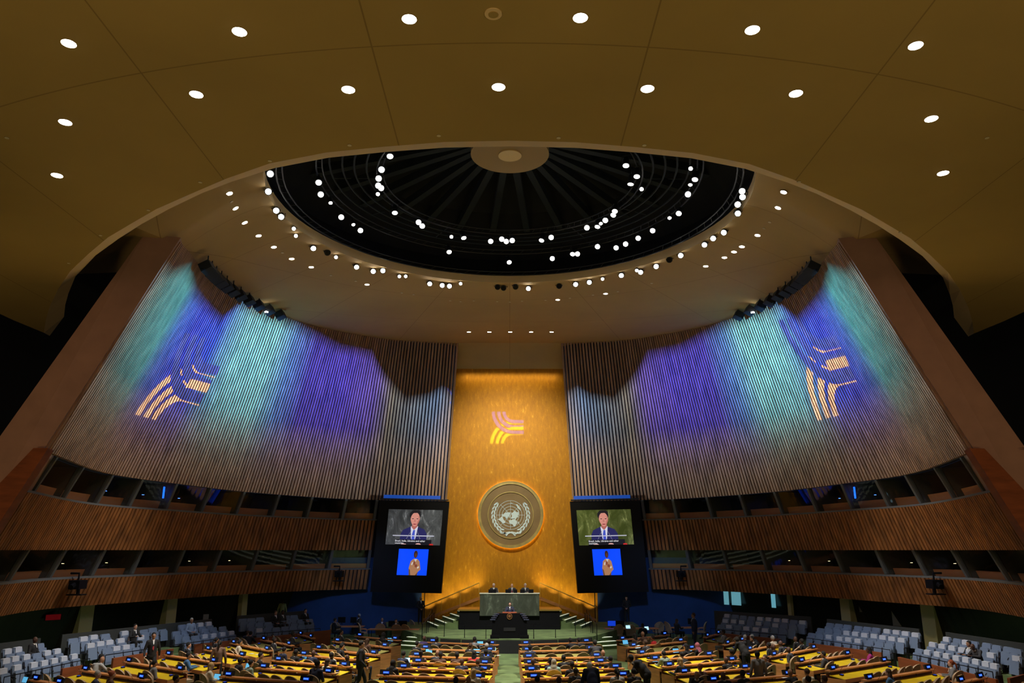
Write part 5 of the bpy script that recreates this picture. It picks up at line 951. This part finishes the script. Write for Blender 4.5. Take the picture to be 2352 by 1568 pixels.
for i, (x0, y0, x1, y1, w) in enumerate([(142, 1535, 190, 1527, 'near left seats'), (259, 1511, 397, 1489, 'middle left seats, nearer part'), (447, 1479, 612, 1462, 'middle left seats, farther part'), (612, 1462, 759, 1446, 'far left seats'), (0, 1540, 62, 1541, 'bottom left corner'), (1663, 1454, 1793, 1467, 'far right seats'), (1859, 1476, 2025, 1498, 'middle right seats'), (2064, 1508, 2290, 1560, 'near right seats'), (2316, 1557, 2352, 1548, 'bottom right corner')]):
    a, b = atz(x0, y0, .95), atz(x1, y1, .95); mb = MB(); d_ = (b-a).normalized(); n_ = Vector((-d_.y, d_.x, 0))*.05
    mb.poly([Vector((p.x, p.y, 0)) for p in (a-n_, b-n_, b+n_, a+n_)], (0, 0, .95)); tag(mb.build('wood_parapet', m_woodd), 'low orange-brown wooden parapet in front of the %s' % w, 'parapet', 'low wooden parapets')
for i, (x0, y0, x1, y1, w) in enumerate([(544, 1414, 703, 1402, 'far left'), (142, 1457, 486, 1421, 'middle left'), (-30, 1481, 92, 1465, 'near left'), (1641, 1402, 1863, 1416, 'far right'), (1900, 1421, 2112, 1444, 'middle right'), (2173, 1451, 2400, 1484, 'near right')]):
    r0, r1, f, rz = SEATP[(w, 'back')]; r0 = r0-f*.42; r1 = r1-f*.42; f = Vector((f.x, f.y, 0)); q2 = []
    for px, py in ((x0, y0), (x1, y1)): rr = ray(px, py); q2.append(EYE+rr*((r0-EYE).dot(f)/rr.dot(f)))
    a, b = q2; mb = MB(); n_ = f*.04
    mb.hexa([Vector((p.x, p.y, 0)) for p in (a-n_, b-n_, b+n_, a+n_)]+[a-n_, b-n_, b+n_, a+n_]); tag(mb.build('seat_back_wall', M('grey_green_panel', (.035, .04, .037), .7)), 'dark grey panel wall behind the %s seat section' % w, 'low wall', 'walls behind the seats')
def seatp(sec, row, x, y, ps, jk, hr, hc, sk, rot, lab):
    a, b, f, rz = SEATP[(sec, row)]; z = ZR[row]; p = atz(x, y, z+1.3); t_ = max(-.2, min(1.2, (p-a).dot(b-a)/(b-a).length_squared)); q = a.lerp(b, t_)+f*.22
    person(ps, (q.x, q.y, z), rz+math.radians(rot), jk, hr, hc, sk, lab)
seatp('near left', 'back', 61, 1463, 'sit_lap', 'black', 'none', 'k', 'd', 0, 'guard in dark uniform sitting in the near left press seats'); seatp('middle left', 'back', 262, 1432, 'sit_type', 'black', 'short', 'k', 'l', -10, 'man in a black suit with a laptop in the middle left seats')
seatp('middle left', 'back', 393, 1418, 'sit_lap', 'pale blue', 'short', 'g', 'm', -20, 'man in a pale blue shirt sitting in the middle left seats'); seatp('far left', 'back', 687, 1397, 'sit_lap', 'black', 'short', 'k', 'l', 0, 'man in black with a white shirt in the far left back row')
seatp('far left', 'back', 621, 1402, 'sit_lap', 'black', 'short', 'b', 'l', 0, 'person in black seated in the far left back row, left of two'); seatp('far left', 'back', 637, 1401, 'sit_lap', 'charcoal', 'short', 'k', 'd', 0, 'person in charcoal seated in the far left back row, right of two')
seatp('near right', 'middle', 2252, 1472, 'sit_type', 'black', 'short', 'k', 'm', 0, 'person in black holding a camera bag in the near right seats'); seatp('near right', 'middle', 2305, 1474, 'sit_fwd', 'charcoal', 'none', 'k', 'd', 10, 'photographer in charcoal leaning on a near right seat')
p = atz(2133, 1420, .3+1.68); person('stand_lean', (p.x, p.y, .3), math.radians(100), 'black', 'long', 'k', 'l', 'woman in black standing at the wall behind the middle right seats')
p = aty(649, 1386, 55.2); mb = None; person('stand', (p.x, p.y, .6), math.radians(0), 'lime', 'short', 'k', 'd', 'person in a lime shirt seen behind the far left seats')
# ------------------------------------------------------------------ technicians' tables beside the stage
def table(name, lab, px, py, w, d, rz, top=.74):
    p = atz(px, py, top); o = thing(name, lab, 'table', (p.x, p.y, 0), rz); mb = MB(); mb.box((0, 0, top), (w, d, .05)); mb.build('tabletop', m_wood, o)
    for sx in (-1, 1):
        for sy in (-1, 1): mb = MB(); mb.tube([(sx*(w/2-.08), sy*(d/2-.08), 0), (sx*(w/2-.08), sy*(d/2-.08), top-.02)], .02, 6); mb.build('leg', m_black, o)
    return o
t1 = table('work_table', 'wooden operators\' table with two dark monitors left of the stage steps', 905, 1445, 3.2, .8, -.1); t2 = table('work_table', 'small curved technicians\' table before the left navy wall', 806, 1438, 1.7, .8, 0)
t3 = table('work_table', 'wooden operators\' table with bright screens right of the stage steps', 1450, 1443, 3.4, .8, .12); t4 = table('work_table', 'small white-topped table with papers before the right navy wall', 1572, 1441, 1.5, .8, .2)
for i, (x, y, w, lit, lab) in enumerate([(902, 1433, .55, 0, 'left operators\' table, left one'), (925, 1433, .55, 0, 'left operators\' table, right one'), (785, 1424, .5, 0, 'small left table, left one'), (812, 1424, .4, 0, 'small left table, right one'), (1405, 1432, .55, 1, 'right operators\' table, blue one'), (1424, 1433, .55, 0, 'right operators\' table, dark one'), (1586, 1427, .36, 0, 'small right table')]):
    p = atz(x, y, 1.0); o = thing('monitor', 'monitor on the %s' % lab, 'monitor', (p.x, p.y, .765), 0, 'operators\' monitors'); mb = MB(); mb.box((0, 0, .26), (w, .04, .36)); mb.build('housing', m_black, o)
    mb = MB(); mb.box((0, 0, .01), (.2, .14, .02)); mb.box((0, .01, .06), (.04, .02, .1)); mb.build('stand', m_black, o)
    if lit: mb = MB(); mb.box((0, -.022, .26), (w-.05, .004, .31)); mb.build('monitor_screen', m_lcd, o)
for i, (x, y, rz, lab) in enumerate([(873, 1460, .1, 'left end of the left operators\' table'), (911, 1462, 0, 'middle of the left operators\' table'), (935, 1462, -.5, 'right end of the left operators\' table'), (953, 1450, -1, 'the left stage steps'), (1418, 1462, .3, 'the right stage steps'), (1449, 1462, -.1, 'middle of the right operators\' table'), (1512, 1455, .2, 'right end of the right operators\' table'), (1540, 1455, -1.2, 'left of the small right table'), (1560, 1442, 2.6, 'behind the small right table'), (1613, 1455, 1.2, 'right of the small right table'), (833, 1458, -1.3, 'right of the small left table'), (769, 1456, .2, 'left of the small left table')]):
    p = atz(x, y, .3); dup(chair0, (p.x, p.y, 0), rz, 'tan round-backed chair by %s' % lab, 'chairs at the operators\' tables')
for x, y, ps, jk, hr, hc, sk, rot, lab in [(878, 1418, 'sit_type', 'navy', 'none', 'k', 'm', 190, 'bald man in a blue suit and pale tie at the left operators\' table'), (910, 1421, 'sit_type', 'black', 'short', 'k', 'l', 180, 'person in black behind the left monitors'), (769, 1419, 'sit_type', 'black', 'short', 'k', 'm', -60, 'technician in black at the small left table, left side'), (826, 1409, 'sit_type', 'charcoal', 'short', 'g', 'd', 120, 'technician with headphones at the small left table, right side'), (1476, 1431, 'sit_type', 'black', 'short', 'k', 'd', 10, 'person in black at the right operators\' table'), (1554, 1421, 'sit_type', 'black', 'long', 'b', 'l', -60, 'long haired woman in black at the small right table')]:
    p = atz(x, y, 1.33); person(ps, (p.x, p.y, 0), math.radians(rot), jk, hr, hc, sk, lab)
# cameras hung on the lower band
for side, px, nm in ((-1, 160, 'near left'), (-1, 773, 'far left'), (1, 2170, 'near right'), (1, 1572, 'far right')):
    mp = px if side < 0 else 2342-px; u = min(range(401), key=lambda q: abs(proj(S(q/400, H-1.5, -1))[0]-mp))/400; p = S(u, H-1.55, side, -.45)
    o = thing('hung_camera', 'black camera rig hung on the lower wooden band, %s' % nm, 'camera', p); mb = MB(); mb.box((0, 0, 0), (.5, .7, .4)); mb.tube([(0, -.3, 0), (0, -.6, -.1)], .12, 10); mb.build('camera_body', m_black, o)
    mb = MB(); mb.tube([(0, 0, .2), (0, 0, .5), (-.4*-side, .0, .5)], .05, 6); mb.box((0, 0, -.45), (.7, .5, .05)); mb.build('bracket', m_black, o)
    mb = MB(); mb.box((0, .1, -.3), (.12, .12, .25)); mb.build('pan_head', m_rig, o)
# notices
for i, (x, y, w, h, lab) in enumerate([(491, 1425, .32, .75, 'white notice stand at the end of the middle left seats'), (2043, 1408, .5, 1.3, 'pale framed poster on the dark wall, right'), (1962, 1390, .25, .7, 'narrow pale notice by the right column'), (2266, 1428, .45, .45, 'pale square notice near the right edge')]):
    sd = -1 if x < 1176 else 1; mp = x if sd < 0 else 2342-x; u = min(range(401), key=lambda q: abs(proj(S(q/400, H-3.6, -1, 1.7 if x > 500 else .6))[0]-mp))/400
    p = S(u, 0, sd, 1.7 if x > 500 else .6); r_ = ray(x, y); z = H+r_.z*(math.hypot(p.x, p.y)/math.hypot(r_.x, r_.y)); mb = MB(); mb.box((0, 0, 0), (w, .04, h)); c = tag(mb.build('notice', M('notice_grey', (.3, .32, .3), .8)), lab, 'notice'); c.location = (p.x, p.y, z); c.rotation_euler = (0, 0, .7 if sd < 0 else -.7)
q = min(range(401), key=lambda q: abs(proj(S(q/400, H-3.2, -1, 2.0))[0]-120))/400; p = S(q, H-3.2, -1, 2.0)
o = thing('lit_sign', 'small dim red sign on the dark wall above the near left seats', 'sign', p, .9); mb = MB(); mb.box((0, 0, 0), (.8, .04, .3)); mb.build('housing', m_blackm, o)
mb = MB()
for r_ in (0, 1):
    for k_ in range(5): mb.box((-.26+.13*k_, -.03, .07-.13*r_), (.09, .01, .06))
mb.box((0, -.022, 0), (.7, .004, .26)); mb.build('lettering', M('red_sign', (.3, .01, .01), .5, em=(.5, .01, .02), es=.1), o)
bpy.context.view_layer.update()
